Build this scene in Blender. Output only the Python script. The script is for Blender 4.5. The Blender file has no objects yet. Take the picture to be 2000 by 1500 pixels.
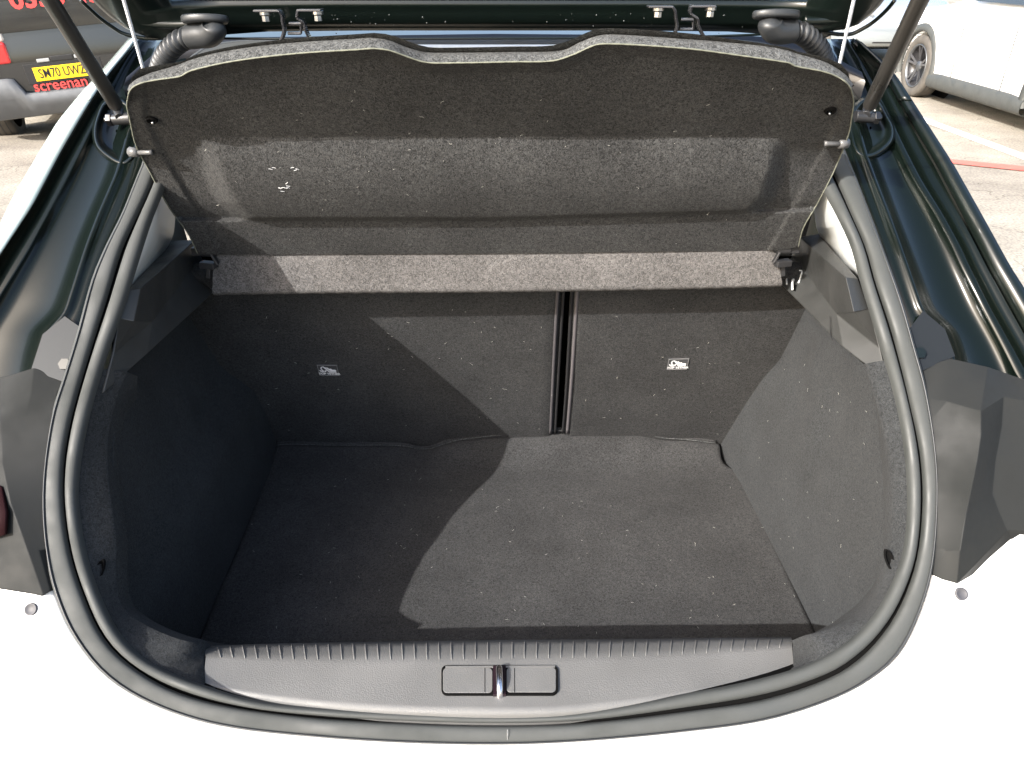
import bpy, bmesh, math, random
import numpy as np
from mathutils import Vector, Matrix
R = math.radians
rnd = random.Random(7)
scene = bpy.context.scene
COL = scene.collection

# ------------------------------------------------------------------ camera
CAM = np.array([0.0, 0.0, 1.465]); TH = R(30.0); F = 1444.0
cam_d = bpy.data.cameras.new("camera"); cam = bpy.data.objects.new("camera", cam_d); COL.objects.link(cam)
cam.location = CAM; cam.rotation_euler = (R(60.0), 0, 0)
cam_d.sensor_width = 36; cam_d.lens = 36 * F / 2000; cam_d.clip_start = 0.02; cam_d.clip_end = 400
scene.camera = cam
# ------------------------------------------------------------------ light
TOSUN = Vector((-0.28, -0.26, 0.25)).normalized()
world = bpy.data.worlds.new("World"); scene.world = world; world.use_nodes = True
nt = world.node_tree; bg = nt.nodes["Background"]
sky = nt.nodes.new("ShaderNodeTexSky"); sky.sky_type = 'NISHITA'; sky.sun_disc = False
sky.sun_elevation = math.asin(TOSUN.z); sky.sun_rotation = math.atan2(TOSUN.x, TOSUN.y)
sky.air_density = 1.0; sky.dust_density = 4.0; sky.ozone_density = 0.6
nt.links.new(sky.outputs[0], bg.inputs[0]); bg.inputs[1].default_value = 0.15
sun_d = bpy.data.lights.new("sun", 'SUN'); sun = bpy.data.objects.new("sun", sun_d); COL.objects.link(sun)
sun_d.energy = 3.1; sun_d.angle = R(0.5); sun_d.color = (1.0, 0.975, 0.945)
sun.rotation_euler = TOSUN.to_track_quat('Z', 'Y').to_euler()
scene.view_settings.view_transform = 'Standard'; scene.view_settings.look = 'None'
scene.view_settings.exposure = 1.70; scene.view_settings.gamma = 1.0

# ------------------------------------------------------------------ helpers: photo pixel -> place
def ray(u, v):
    up = 750 - v
    return np.array([u - 1000, F * math.cos(TH) + up * math.sin(TH), -F * math.sin(TH) + up * math.cos(TH)])
def Py(u, v, y):
    d = ray(u, v); return CAM + d * (y / d[1])
def Pz(u, v, z):
    d = ray(u, v); return CAM + d * ((z - CAM[2]) / d[2])
def Pp(u, v, p0, n):
    d = ray(u, v); n = np.array(n, float); return CAM + d * (np.dot(np.array(p0) - CAM, n) / np.dot(d, n))
def bow(z):
    d = max(0.0, z - 1.05); return 2.6 * d * d if d < .12 else .0374 + .62 * (d - .12)
def Ay(z):                                    # profile of the boot opening: distance forward at height z
    return .57 + .93 * (z - .7) + bow(z)
NA = np.array([0, -1, .93]) / math.hypot(1, .93)
def PA(u, v, off=0.0):                        # point of the opening's surface, off metres towards the viewer
    p = Pp(u, v, np.array([0, .57, .7]) + NA * off, NA)
    for _ in range(14):
        e = bow(p[2])
        p = Pp(u, v, np.array([0, .57 + e, .7]) + NA * off, NA)
    return p
def interp(pts, x, ax=1):
    xs = [p[ax] for p in pts]; ys = [p[1 - ax] for p in pts]
    return float(np.interp(x, xs, ys))
def smooth_poly(P, n, closed=False):
    """resample a polyline to n points evenly by length, Catmull-Rom smoothed"""
    P = np.array(P, float); m = len(P)
    dense = []
    for i in range(m - 1 if not closed else m):
        p0 = P[(i - 1) % m] if (i > 0 or closed) else 2 * P[0] - P[1]
        p1 = P[i]; p2 = P[(i + 1) % m]
        p3 = P[(i + 2) % m] if (i + 2 < m or closed) else 2 * P[-1] - P[-2]
        for t in np.linspace(0, 1, 16, endpoint=False):
            a = np.linalg.norm(p1 - p0) + 1e-9; b = np.linalg.norm(p2 - p1) + 1e-9; c = np.linalg.norm(p3 - p2) + 1e-9
            m1 = (p2 - p0) / (a + b) * b; m2 = (p3 - p1) / (b + c) * b
            h = (2*t**3 - 3*t*t + 1) * p1 + (t**3 - 2*t*t + t) * m1 + (-2*t**3 + 3*t*t) * p2 + (t**3 - t*t) * m2
            dense.append(h)
    dense.append(P[0] if closed else P[-1])
    D = np.array(dense); L = np.concatenate([[0], np.cumsum(np.linalg.norm(np.diff(D, axis=0), axis=1))])
    q = np.linspace(0, L[-1], n + 1 if closed else n)
    out = np.stack([np.interp(q, L, D[:, k]) for k in range(D.shape[1])], 1)
    return out[:-1] if closed else out

# ------------------------------------------------------------------ helpers: objects
def wloc(o):
    return np.array(o["wl"]) if o is not None and "wl" in o else np.zeros(3)
def obj(name, V, Fc, mat, parent=None, smooth=False, shift=True, solid=0, bevel=0, subsurf=0):
    me = bpy.data.meshes.new(name)
    base = wloc(parent) if shift else np.zeros(3)
    me.from_pydata([tuple(np.array(v, float) - base) for v in V], [], [tuple(f) for f in Fc])
    me.materials.append(mat); me.update()
    if solid and shift:                       # thickness grows away from the viewer's side
        acc = 0.0
        for p in me.polygons: acc += p.area * p.normal.dot(Vector(CAM - base) - p.center)
        if acc < 0: me.flip_normals()
    if smooth:
        me.polygons.foreach_set("use_smooth", [True] * len(me.polygons))
    o = bpy.data.objects.new(name, me); COL.objects.link(o)
    if parent is not None:
        o.parent = parent
        if shift: o["wl"] = tuple(base)
    if subsurf:
        m = o.modifiers.new("s", 'SUBSURF'); m.levels = m.render_levels = subsurf
    if solid:
        m = o.modifiers.new("t", 'SOLIDIFY'); m.thickness = solid; m.offset = -1
    if bevel:
        m = o.modifiers.new("b", 'BEVEL'); m.width = bevel; m.segments = 2; m.limit_method = 'ANGLE'; m.angle_limit = R(30)
        me.polygons.foreach_set("use_smooth", [True] * len(me.polygons))
        m2 = o.modifiers.new("w", 'WEIGHTED_NORMAL'); m2.keep_sharp = True
    return o
def tag(o, label=None, cat=None, group=None, kind=None):
    if label: o["label"] = label
    if cat: o["category"] = cat
    if group: o["group"] = group
    if kind: o["kind"] = kind
    return o
def empty(name, loc, rot=(0, 0, 0)):
    o = bpy.data.objects.new(name, None); COL.objects.link(o); o.location = loc; o.rotation_euler = rot
    o["wl"] = tuple(float(a) for a in loc); o.empty_display_size = .1
    return o
class MB:
    def __init__(s): s.V = []; s.F = []
    def add(s, V, Fc):
        b = len(s.V); s.V += [tuple(v) for v in V]; s.F += [tuple(b + i for i in f) for f in Fc]
    def grid(s, rows, closed_u=False, closed_v=False):
        m = len(rows); n = len(rows[0]); V = [p for r in rows for p in r]; Fc = []
        for i in range(m - (0 if closed_v else 1)):
            for j in range(n - (0 if closed_u else 1)):
                a = i * n + j; b = i * n + (j + 1) % n; c = ((i + 1) % m) * n + (j + 1) % n; d = ((i + 1) % m) * n + j
                Fc.append((a, b, c, d))
        s.add(V, Fc)
    def box(s, c, sz, ax=None):
        c = np.array(c, float); ax = np.eye(3) if ax is None else np.array(ax, float)
        V = []
        for i in (-1, 1):
            for j in (-1, 1):
                for k in (-1, 1):
                    V.append(c + ax[0]*i*sz[0]/2 + ax[1]*j*sz[1]/2 + ax[2]*k*sz[2]/2)
        s.add(V, [(0,1,3,2),(4,6,7,5),(0,4,5,1),(2,3,7,6),(0,2,6,4),(1,5,7,3)])
    def tube(s, P, r, seg=12, caps=True):
        P = np.array(P, float); n = len(P)
        rr = r if hasattr(r, '__len__') else [r] * n
        T = np.gradient(P, axis=0); T /= np.linalg.norm(T, axis=1)[:, None] + 1e-12
        a = np.array([0, 0, 1.0]) if abs(T[0][2]) < .9 else np.array([1.0, 0, 0])
        rows = []
        u = np.cross(T[0], a); u /= np.linalg.norm(u)
        for i in range(n):
            u = u - T[i] * np.dot(u, T[i]); u /= np.linalg.norm(u) + 1e-12; w = np.cross(T[i], u)
            rows.append([P[i] + rr[i] * (u * math.cos(2*math.pi*k/seg) + w * math.sin(2*math.pi*k/seg)) for k in range(seg)])
        b = len(s.V); s.grid(rows, closed_u=True)
        if caps:
            s.F.append(tuple(b + k for k in range(seg))[::-1]); s.F.append(tuple(b + (n-1)*seg + k for k in range(seg)))
    def build(s, name, mat, parent=None, **kw): return obj(name, s.V, s.F, mat, parent, **kw)

# ------------------------------------------------------------------ materials
def newmat(name):
    m = bpy.data.materials.new(name); m.use_nodes = True; n = m.node_tree
    return m, n, n.nodes["Principled BSDF"]
def node(n, t, **k):
    x = n.nodes.new(t)
    for a, b in k.items():
        if a in x.inputs: x.inputs[a].default_value = b
        else: setattr(x, a, b)
    return x
def plain(name, col, rough=.5, metal=0, coat=0, bump=0, bscale=200, spec=.5, var=0):
    m, n, p = newmat(name); p.inputs["Base Color"].default_value = (*col, 1)
    p.inputs["Roughness"].default_value = rough; p.inputs["Metallic"].default_value = metal
    p.inputs["Coat Weight"].default_value = coat; p.inputs["Coat Roughness"].default_value = .04
    p.inputs["Specular IOR Level"].default_value = spec
    tc = node(n, "ShaderNodeTexCoord")
    if bump:
        nz = node(n, "ShaderNodeTexNoise", Scale=bscale, Detail=3.0); n.links.new(tc.outputs["Object"], nz.inputs["Vector"])
        bp = node(n, "ShaderNodeBump", Strength=bump, Distance=.001); n.links.new(nz.outputs[0], bp.inputs["Height"])
        n.links.new(bp.outputs[0], p.inputs["Normal"])
    if var:
        nz = node(n, "ShaderNodeTexNoise", Scale=14.0, Detail=5.0); n.links.new(tc.outputs["Object"], nz.inputs["Vector"])
        mr = node(n, "ShaderNodeMapRange"); mr.inputs[1].default_value = .3; mr.inputs[2].default_value = .7
        mr.inputs[3].default_value = 1 - var; mr.inputs[4].default_value = 1 + var
        n.links.new(nz.outputs[0], mr.inputs[0])
        mx = node(n, "ShaderNodeVectorMath", operation='SCALE'); mx.inputs[0].default_value = col
        n.links.new(mr.outputs[0], mx.inputs["Scale"]); n.links.new(mx.outputs[0], p.inputs["Base Color"])
        mr2 = node(n, "ShaderNodeMapRange"); mr2.inputs[1].default_value = .3; mr2.inputs[2].default_value = .7
        mr2.inputs[3].default_value = max(0.02, rough - .35*rough); mr2.inputs[4].default_value = min(1, rough + .35*rough)
        n.links.new(nz.outputs[0], mr2.inputs[0]); n.links.new(mr2.outputs[0], p.inputs["Roughness"])
    return m
def felt(name, dark, light, scale=330, bump=.9, patch=.24, stretch=(1, 1, 1)):
    m, n, p = newmat(name); p.inputs["Roughness"].default_value = 1; p.inputs["Specular IOR Level"].default_value = .15
    p.inputs["Sheen Weight"].default_value = .03; p.inputs["Sheen Roughness"].default_value = .6
    tc = node(n, "ShaderNodeTexCoord"); mp = node(n, "ShaderNodeMapping"); mp.inputs["Scale"].default_value = stretch
    n.links.new(tc.outputs["Object"], mp.inputs[0])
    nz = node(n, "ShaderNodeTexNoise", Scale=scale, Detail=3.0, Roughness=.65, Distortion=1.6)
    n.links.new(mp.outputs[0], nz.inputs["Vector"])
    cr = node(n, "ShaderNodeValToRGB"); e = cr.color_ramp.elements
    e[0].position = .38; e[0].color = (*dark, 1); e[1].position = .62; e[1].color = (*light, 1)
    n.links.new(nz.outputs[0], cr.inputs[0])
    n2 = node(n, "ShaderNodeTexNoise", Scale=7.0, Detail=6.0, Roughness=.62); n.links.new(tc.outputs["Object"], n2.inputs["Vector"])
    mr = node(n, "ShaderNodeMapRange"); mr.inputs[1].default_value = .3; mr.inputs[2].default_value = .7
    mr.inputs[3].default_value = 1 - patch; mr.inputs[4].default_value = 1 + patch
    n.links.new(n2.outputs[0], mr.inputs[0])
    mx = node(n, "ShaderNodeVectorMath", operation='SCALE'); n.links.new(cr.outputs[0], mx.inputs[0]); n.links.new(mr.outputs[0], mx.inputs["Scale"])
    n.links.new(mx.outputs[0], p.inputs["Base Color"])
    bp = node(n, "ShaderNodeBump", Strength=bump, Distance=.0012); n.links.new(nz.outputs[0], bp.inputs["Height"])
    n.links.new(bp.outputs[0], p.inputs["Normal"])
    return m
M = dict(
    shelf=felt('shelf_felt', (.0128, .0128, .0126), (.059, .059, .058), 300, 1.5),
    strip=felt('strip_felt', (.045, .043, .0415), (.128, .122, .118), 260, 1.3),
    felt_edge=felt('edge_felt', (.025, .026, .026), (.105, .108, .107), 230, 1.4),
    carpet=felt('boot_carpet', (.0180, .0180, .0180), (.0530, .0530, .0530), 330, 1.2),
    seatfelt=felt('seat_carpet', (.0138, .0138, .0138), (.049, .0492, .0492), 330, 1.2),
    wall=felt('wall_carpet', (.0140, .0150, .0158), (.035, .0375, .0392), 330, 1.1, .2),
    plastic=plain('grained_plastic', (.034, .035, .034), .5, bump=.35, bscale=900, var=.06),
    plasticd=plain('dark_plastic', (.018, .018, .019), .42, bump=.25, bscale=700, var=.08),
    housing=plain('weathered_plastic', (.014, .015, .0147), .7, bump=.12, bscale=900, var=.03, spec=.18),
    sill=plain('sill_plastic', (.110, .110, .107), .5, bump=.6, bscale=750, var=.04),
    rubber=plain('seal_rubber', (.036, .039, .0375), .72, bump=.10, bscale=160, spec=.5, var=.015),
    rubber2=plain('gaiter_rubber', (.022, .024, .026), .45, bump=.2, bscale=150),
    black=plain('black_paint', (.003, .0055, .0045), .30, coat=.35, spec=.3),
    blackm=plain('black_undercoat', (.006, .006, .007), .3, coat=.3),
    void=plain('dark_interior', (.004, .004, .004), .95, spec=.05),
    white=plain('white_paint', (.82, .82, .80), .35, coat=1.0),
    pillar=plain('light_grey_trim', (.62, .64, .63), .55, bump=.2, bscale=400),
    metal=plain('zinc_metal', (.55, .55, .55), .3, metal=1.0),
    steel=plain('polished_steel', (.75, .72, .72), .18, metal=1.0),
    rod=plain('strut_paint', (.030, .028, .025), .38, var=.1),
    cord=plain('cord_white', (.55, .56, .58), .8, bump=1.0, bscale=500),
    piping=plain('piping_thread', (.13, .135, .105), .8, bump=.6, bscale=600),
    lint=plain('lint_fibre', (.55, .54, .5), .9),
    wear=plain('label_white', (.75, .75, .76), .6),
    labelb=plain('label_black', (.045, .045, .047), .6),
    glass=None,
    stop=plain('stop_rubber', (.05, .05, .055), .6),
    gutter=plain('gutter_paint', (.0025, .0045, .0035), .20, coat=.15, spec=.2),
    step=plain('step_paint', (.010, .012, .014), .5, spec=.2),
    grey=plain('mid_grey', (.22, .22, .22), .6),
    pearl=plain('pearl_paint', (.42, .50, .47), .2, coat=1),  # white body paint with its pale green shade put into the colour
)
def glassmat(name, tint, rough=0.0):
    m, n, p = newmat(name); p.inputs["Base Color"].default_value = (*tint, 1)
    p.inputs["Transmission Weight"].default_value = 1; p.inputs["Roughness"].default_value = rough; p.inputs["IOR"].default_value = 1.45
    return m
M['glass'] = glassmat('window_glass', (.75, .82, .78))

# ================================================================== SETTING
def ground_mat():
    m, n, p = newmat('sunlit_asphalt'); tc = node(n, "ShaderNodeTexCoord")
    n1 = node(n, "ShaderNodeTexNoise", Scale=1.2, Detail=8.0, Roughness=.65); n2 = node(n, "ShaderNodeTexNoise", Scale=60.0, Detail=4.0)
    vo = node(n, "ShaderNodeTexVoronoi", feature='DISTANCE_TO_EDGE', Scale=1.1)
    nd = node(n, "ShaderNodeTexNoise", Scale=3.0, Detail=4.0)
    n.links.new(tc.outputs["Object"], nd.inputs["Vector"])
    mv = node(n, "ShaderNodeVectorMath", operation='MULTIPLY_ADD'); mv.inputs[1].default_value = (.5, .5, .5)
    n.links.new(nd.outputs[1], mv.inputs[0]); n.links.new(tc.outputs["Object"], mv.inputs[2]); n.links.new(mv.outputs[0], vo.inputs["Vector"])
    for x in (n1, n2): n.links.new(tc.outputs["Object"], x.inputs["Vector"])
    cr = node(n, "ShaderNodeValToRGB"); e = cr.color_ramp.elements
    e[0].position = .32; e[0].color = (.19, .165, .135, 1); e[1].position = .66; e[1].color = (.35, .32, .265, 1)
    n.links.new(n1.outputs[0], cr.inputs[0])
    c2 = node(n, "ShaderNodeValToRGB"); e = c2.color_ramp.elements
    e[0].position = .3; e[0].color = (.6, .6, .6, 1); e[1].position = .65; e[1].color = (1.15, 1.15, 1.12, 1); n.links.new(n2.outputs[0], c2.inputs[0])
    c3 = node(n, "ShaderNodeValToRGB"); e = c3.color_ramp.elements
    e[0].position = 0.0; e[0].color = (.45, .43, .4, 1); e[1].position = .006; e[1].color = (1, 1, 1, 1); n.links.new(vo.outputs[0], c3.inputs[0])
    a = node(n, "ShaderNodeMix", data_type='RGBA', blend_type='MULTIPLY'); a.inputs[0].default_value = 1
    n.links.new(cr.outputs[0], a.inputs[6]); n.links.new(c2.outputs[0], a.inputs[7])
    b = node(n, "ShaderNodeMix", data_type='RGBA', blend_type='MULTIPLY'); b.inputs[0].default_value = 1
    n.links.new(a.outputs[2], b.inputs[6]); n.links.new(c3.outputs[0], b.inputs[7]); n.links.new(b.outputs[2], p.inputs["Base Color"])
    p.inputs["Roughness"].default_value = .9
    bp = node(n, "ShaderNodeBump", Strength=.5, Distance=.01); n.links.new(n2.outputs[0], bp.inputs["Height"]); n.links.new(bp.outputs[0], p.inputs["Normal"])
    return m
mb = MB(); mb.grid([[(x, y, 0) for x in (-150, -20, 0, 20, 150)] for y in (-150, -20, 0, 20, 150)])
tag(mb.build('ground', ground_mat()), kind='structure')
def paint_line(name, p1, p2, w, col, z):
    a = Pz(*p1, z); b = Pz(*p2, z); d = b - a; d /= np.linalg.norm(d)
    a = a - d * 3.0; b = b + d * 2.5; s = np.array([-d[1], d[0], 0]) * w / 2
    m_ = MB(); n_ = 30
    r = random.Random(3)
    m_.grid([[a + (b - a) * k / n_ + s * (1 + r.uniform(-.06, .06)) for k in range(n_ + 1)], [a + (b - a) * k / n_ - s * (1 + r.uniform(-.06, .06)) for k in range(n_ + 1)]])
    return tag(m_.build(name, plain(name + '_paint', col, .8, bump=.4, bscale=60, var=.12)), kind='structure')
paint_line('white_parking_line', (1830, 243), (2000, 306), .13, (.70, .69, .65), .004)
paint_line('red_parking_line', (1862, 315), (2000, 329), .17, (.55, .12, .09), .008)

# ================================================================== THE OPEN HATCHBACK
car = tag(empty('hatchback_car', (0, .6, 0)), 'white hatchback seen from behind with its tailgate raised and empty carpeted boot open', 'car')

# ---- ring rails of the opening, traced clockwise from top left (photo pixels) --------------------------
railA = [(420,88),(340,150),(300,240),(282,315),(268,350),(240,420),(210,480),(182,546),(154,648),(126,739),(105,805),(89,900),(84,980),(90,1070),(108,1155),(145,1240),(210,1320),(300,1375),(425,1415),(600,1437),(800,1450),(992,1453),(1150,1446),(1350,1427),(1500,1405),(1625,1365),(1700,1325),(1755,1275),(1795,1195),(1820,1105),(1830,980),(1826,880),(1807,760),(1786,683),(1758,585),(1720,480),(1695,413),(1671,350),(1650,300),(1610,200),(1560,130),(1490,86),(1200,80),(960,82),(700,84)]
railB = [(440,108),(370,170),(335,250),(310,320),(292,370),(264,430),(238,487),(208,585),(175,690),(150,775),(134,840),(124,910),(124,990),(137,1080),(160,1155),(197,1238),(245,1292),(330,1345),(440,1378),(600,1400),(800,1413),(992,1417),(1150,1411),(1350,1388),(1500,1364),(1625,1322),(1687,1280),(1735,1225),(1768,1165),(1793,1085),(1803,980),(1798,890),(1778,790),(1744,655),(1710,550),(1692,485),(1664,420),(1640,365),(1612,305),(1570,215),(1530,150),(1470,104),(1200,96),(960,98),(700,100)]
railC = [(450,125),(390,190),(352,270),(330,340),(316,380),(296,430),(270,510),(242,600),(210,690),(184,775),(168,840),(156,910),(153,980),(166,1070),(192,1155),(232,1235),(280,1285),(360,1325),(500,1368),(640,1383),(800,1391),(992,1396),(1150,1388),(1350,1353),(1500,1322),(1600,1288),(1665,1246),(1708,1200),(1742,1140),(1765,1075),(1773,980),(1767,880),(1749,780),(1713,655),(1681,550),(1662,480),(1632,415),(1608,370),(1585,310),(1540,225),(1500,160),(1450,122),(1200,112),(960,114),(700,116)]
CC = np.array([960.0, 830.0])
NR = 220
ringA = smooth_poly(railA, NR, closed=True)
def ang(p): return math.atan2(p[1] - CC[1], p[0] - CC[0])
ANG = [ang(p) for p in ringA]
def ring(poly, angs=None):
    """radius of a closed rail as seen from the centre, at the given angles"""
    D = smooth_poly(poly, 1200, closed=True)
    a = np.array([ang(p) for p in D]); r = np.hypot(D[:, 0] - CC[0], D[:, 1] - CC[1])
    o = np.argsort(a); a = a[o]; r = r[o]
    a = np.concatenate([a - 2*math.pi, a, a + 2*math.pi]); r = np.concatenate([r, r, r])
    return [CC + np.array([math.cos(t), math.sin(t)]) * np.interp(t, a, r) for t in (ANG if angs is None else angs)]
rA = ring(railA); rB = ring(railB); rC = ring(railC)

# ---- weatherstrip: a broad outer bulb and a narrow inner roll -----------------------------------------
def bulb(r1, r2, h, base, seg=10, k0=0.0, k1=1.0, flat=1.0):
    rows = []
    for i in range(NR):
        p = r1[i] * (1 - k0) + r2[i] * k0; q = r1[i] * (1 - k1) + r2[i] * k1
        a = PA(*p, base); b = PA(*q, base); row = []
        c = (a + b) / 2; e = (a - b) / 2
        for s in range(seg + 1):
            t = math.pi * s / seg
            row.append(c + e * math.cos(t) + NA * h * (math.sin(t) ** flat))
        row.append(b - NA * .002); row.insert(0, a - NA * .02)
        rows.append(row)
    m_ = MB(); m_.grid(rows, closed_v=True); return m_
bulb(rA, rB, .0085, 0.0, 14, flat=.55, k1=.98).build('weatherstrip', M['rubber'], car, smooth=True)
bulb(rB, rC, .010, -.004, 10, k0=.27, k1=1.0, flat=.7).build('weatherstrip_lip', M['rubber'], car, smooth=True)
bulb(rA, rB, .0022, .0085, 5, k0=.0, k1=.09).build('weatherstrip_edge', M['rubber2'], car, smooth=True)
# groove floor between bulb and roll
rows = [[PA(*(rB[i]*.65 + rA[i]*.35), -.006), PA(*(rB[i]*.45 + rC[i]*.55), -.006)] for i in range(NR)]
m_ = MB(); m_.grid(rows, closed_v=True); m_.build('weatherstrip_groove', M['void'], car)
# joint of the weatherstrip under the latch
m_ = MB(); a = PA(991, 1452, .0002); b = PA(991, 1398, 0)
pts = [PA(991, 1452 - 54 * k / 8, .0105 * math.sin(math.pi * min(1, max(0, k / 8 * 1.45))) ** .75 + .0012 if k < 6 else .006) for k in range(9)]
m_.tube(pts[1:5], .0004, 5); m_.build('weatherstrip_joint', M['grey'], car)

# ---- white rear body below and beside the opening -----------------------------------------------------
def ringscale(r, k, ky=None):
    return [CC + (p - CC) * np.array([k, ky or k]) for p in r]
idx = [i for i in range(NR) if rA[i][1] > 930]
idx.sort(key=lambda i: -ang(rA[i]) % (2 * math.pi) if False else (math.atan2(rA[i][0] - CC[0], rA[i][1] - CC[1])))
rows = []
for i in idx:
    p = rA[i]; A0 = PA(*(CC + (p - CC) * .99), -.012)
    row = [A0, PA(*(CC + (p - CC) * 1.012), -.002), PA(*(CC + (p - CC) * 1.05), 0.0), PA(*(CC + (p - CC) * 1.12), -.004), PA(*(CC + (p - CC) * 1.25), -.022)]
    last = PA(*(CC + (p - CC) * 1.42), -.07); row.append(last)
    o_ = (last - np.array([0, .9, last[2]])); o_[2] = 0; o_ /= np.linalg.norm(o_)
    row.append(last + o_ * .05 + np.array([0, 0, -.10])); row.append(last + o_ * .06 + np.array([0, 0, -.35]))
    rows.append(row)
m_ = MB(); m_.grid(rows); m_.build('rear_bumper', M['white'], car, smooth=True, solid=.004)
for (u, v) in ((60, 1190), (1878, 1160)):
    m_ = MB(); c = PA(u, v, .001)
    e1 = np.array([1.0, 0, 0]); e2 = np.cross(NA, e1)
    prof = [(.0080, -.001), (.0076, .0010), (.0064, .0014), (.0056, .0006), (.0, .0005)]
    m_.grid([[c + (e1*math.cos(t) + e2*math.sin(t)) * r_ + NA * h_ for t in np.linspace(0, 2*math.pi, 17)[:-1]] for r_, h_ in prof], closed_u=True)
    m_.build('bumper_stop', M['stop'], car, smooth=True)

# ---- painted rain gutters left and right of the opening -----------------------------------------------
def rail_fn(pts, v):
    pts = sorted(pts, key=lambda p: p[1]); v_ = v
    if v_ > pts[-1][1]:
        (u1, v1), (u2, v2) = pts[-2], pts[-1]; return u2 + (u2 - u1) / (v2 - v1) * (v_ - v2)
    return interp(pts, v_, 1)
def smooth_rail(pts, vs):
    arr = np.array([rail_fn(pts, v) for v in vs]);
    k = np.array([1, 2, 3, 2, 1.]) / 9; ext = np.concatenate([[arr[0]]*2, arr, [arr[-1]]*2]); ext[0:2] = arr[0]*2 - arr[[2,1]]; ext[-2:] = arr[-1]*2 - arr[[-2,-3]]
    return np.convolve(ext, k, 'valid')
def gutter(rails, offs, vs, name, mat):
    cols = [smooth_rail(r, vs) for r in rails]
    rows = []
    for k, v in enumerate(vs):
        rows.append([PA(c[k], v, o if not callable(o) else o(v)) for c, o in zip(cols, offs)])
    m_ = MB(); m_.grid(rows); return m_.build(name, mat, car, smooth=True, solid=.002)
vsr = list(range(76, 800, 8))
A_r = [(1540,60),(1580,130),(1625,220),(1646,300),(1665,350),(1688,413),(1713,480),(1750,585),(1778,683),(1799,760),(1812,820)]
R1 = [(1600,60),(1640,130),(1668,220),(1690,300),(1708,350),(1735,420),(1757,480),(1771,520),(1803,613),(1842,645),(1860,693),(1866,720),(1870,800)]
R2 = [(1640,60),(1680,130),(1722,220),(1752,290),(1781,350),(1824,420),(1856,480),(1874,520),(1915,602),(1954,676),(2015,800)]
R2b = [(1645,60),(1690,130),(1736,220),(1769,290),(1800,350),(1844,420),(1877,480),(1895,520),(1935,600),(1978,676),(2045,800)]
R3 = [(1652,60),(1722,130),(1762,210),(1790,260),(1826,320),(1880,425),(1909,480),(1930,522),(1996,641),(2090,800)]
S_r = [(1656,60),(1722,119),(1746,145),(1779,196),(1860,322),(1915,420),(1970,520),(2000,567),(2140,800)]
def mid(a, b, k):
    vs = range(60, 810, 30); return [(rail_fn(a, v) * (1 - k) + rail_fn(b, v) * k, v) for v in vs]
def shift_r(a, d): return [(u + d, v) for u, v in a]
g = gutter([shift_r(A_r, -6), shift_r(A_r, 8), mid(A_r, R1, .5), shift_r(R1, -7), shift_r(R1, -2), shift_r(R1, 4), shift_r(R1, 10), mid(R1, R2, .35), mid(R1, R2, .7), shift_r(R2, -5), shift_r(R2, 0), shift_r(R2, 4),
            shift_r(R2b, -4), shift_r(R2b, 0), shift_r(R2b, 4), mid(R2b, R3, .6), shift_r(R3, -3)],
           [-.02, -.012, -.012, -.010, -.006, -.010, -.022, -.036, -.040, -.036, -.030, -.027, -.026, -.028, -.038, -.040, -.034], vsr, 'rain_gutter', M['gutter'])
# outer quarter panel on the right, beyond the shut line, folding down the flank
def skin(railin, railout, side, vs, offin, offout, name, mat, hem=0):
    ci = smooth_rail(railin, vs); co = smooth_rail(railout, vs); rows = []
    for k, v in enumerate(vs):
        a = PA(ci[k], v, offin - .012); a2 = PA(ci[k] + side * 2, v, offin); m1 = PA(ci[k]*.55 + co[k]*.45, v, offin * .5 + offout * .5 + .004); b = PA(co[k], v, offout)
        b1 = b + np.array([side * .005, .004, -.010]); b2 = b + np.array([side * .004, .01, -.08]); b3 = b + np.array([-side * .02, .02, -.5])
        rows.append([a, a2, m1, b, b1, b2, b3])
    m_ = MB(); m_.grid(rows); return m_.build(name, mat, car, smooth=True, solid=.002)
vq = [v for v in vsr if v >= 188]; vp = [v for v in vsr if v <= 196]
skin(shift_r(R3, 3), S_r, 1, [v for v in vq if v < 760], -.030, -.016, 'quarter_panel', M['black'])
skin(shift_r(R3, 1), S_r, 1, vp, -.028, -.014, 'roof_edge_cap', M['black'])
skin(shift_r(R3, 16), shift_r(S_r, 30), 1, [640, 648, 664, 680, 700, 730, 760, 800], -.028, -.012, 'rear_wing', M['white'])
# left
A_l = [(400,60),(360,130),(320,220),(290,300),(274,350),(247,420),(217,480),(189,546),(161,648),(133,739),(115,805)]
R1l = [(330,60),(290,130),(262,220),(240,300),(228,340),(193,420),(170,480),(157,520),(127,613),(90,650),(74,700),(66,740),(60,800)]
R2l = [(285,60),(240,130),(195,220),(164,287),(132,350),(100,410),(62,480),(38,520),(-12,600),(-60,680),(-130,800)]
S2l = [(275,60),(259,88),(210,147),(175,200),(122,290),(63,402),(0,497),(-60,600),(-180,800)]
S_l = [(268,60),(255,75),(206,133),(161,182),(115,238),(80,297),(28,385),(0,444),(-100,600),(-230,800)]
def midl(a, b, k): return mid(a, b, k)
gutter([shift_r(A_l, 6), shift_r(A_l, -8), mid(A_l, R1l, .5), shift_r(R1l, 7), shift_r(R1l, 2), shift_r(R1l, -4), shift_r(R1l, -10), mid(R1l, R2l, .35), mid(R1l, R2l, .7), shift_r(R2l, 5), shift_r(R2l, 0), shift_r(R2l, -4),
        mid(R2l, S2l, .5), shift_r(S2l, 3)],
       [-.02, -.012, -.012, -.010, -.006, -.010, -.022, -.036, -.040, -.036, -.029, -.028, -.032, -.034], vsr, 'rain_gutter', M['gutter'])
skin(shift_r(S2l, -1), S_l, -1, vq, -.014, -.036, 'quarter_panel', M['pearl'])
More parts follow.
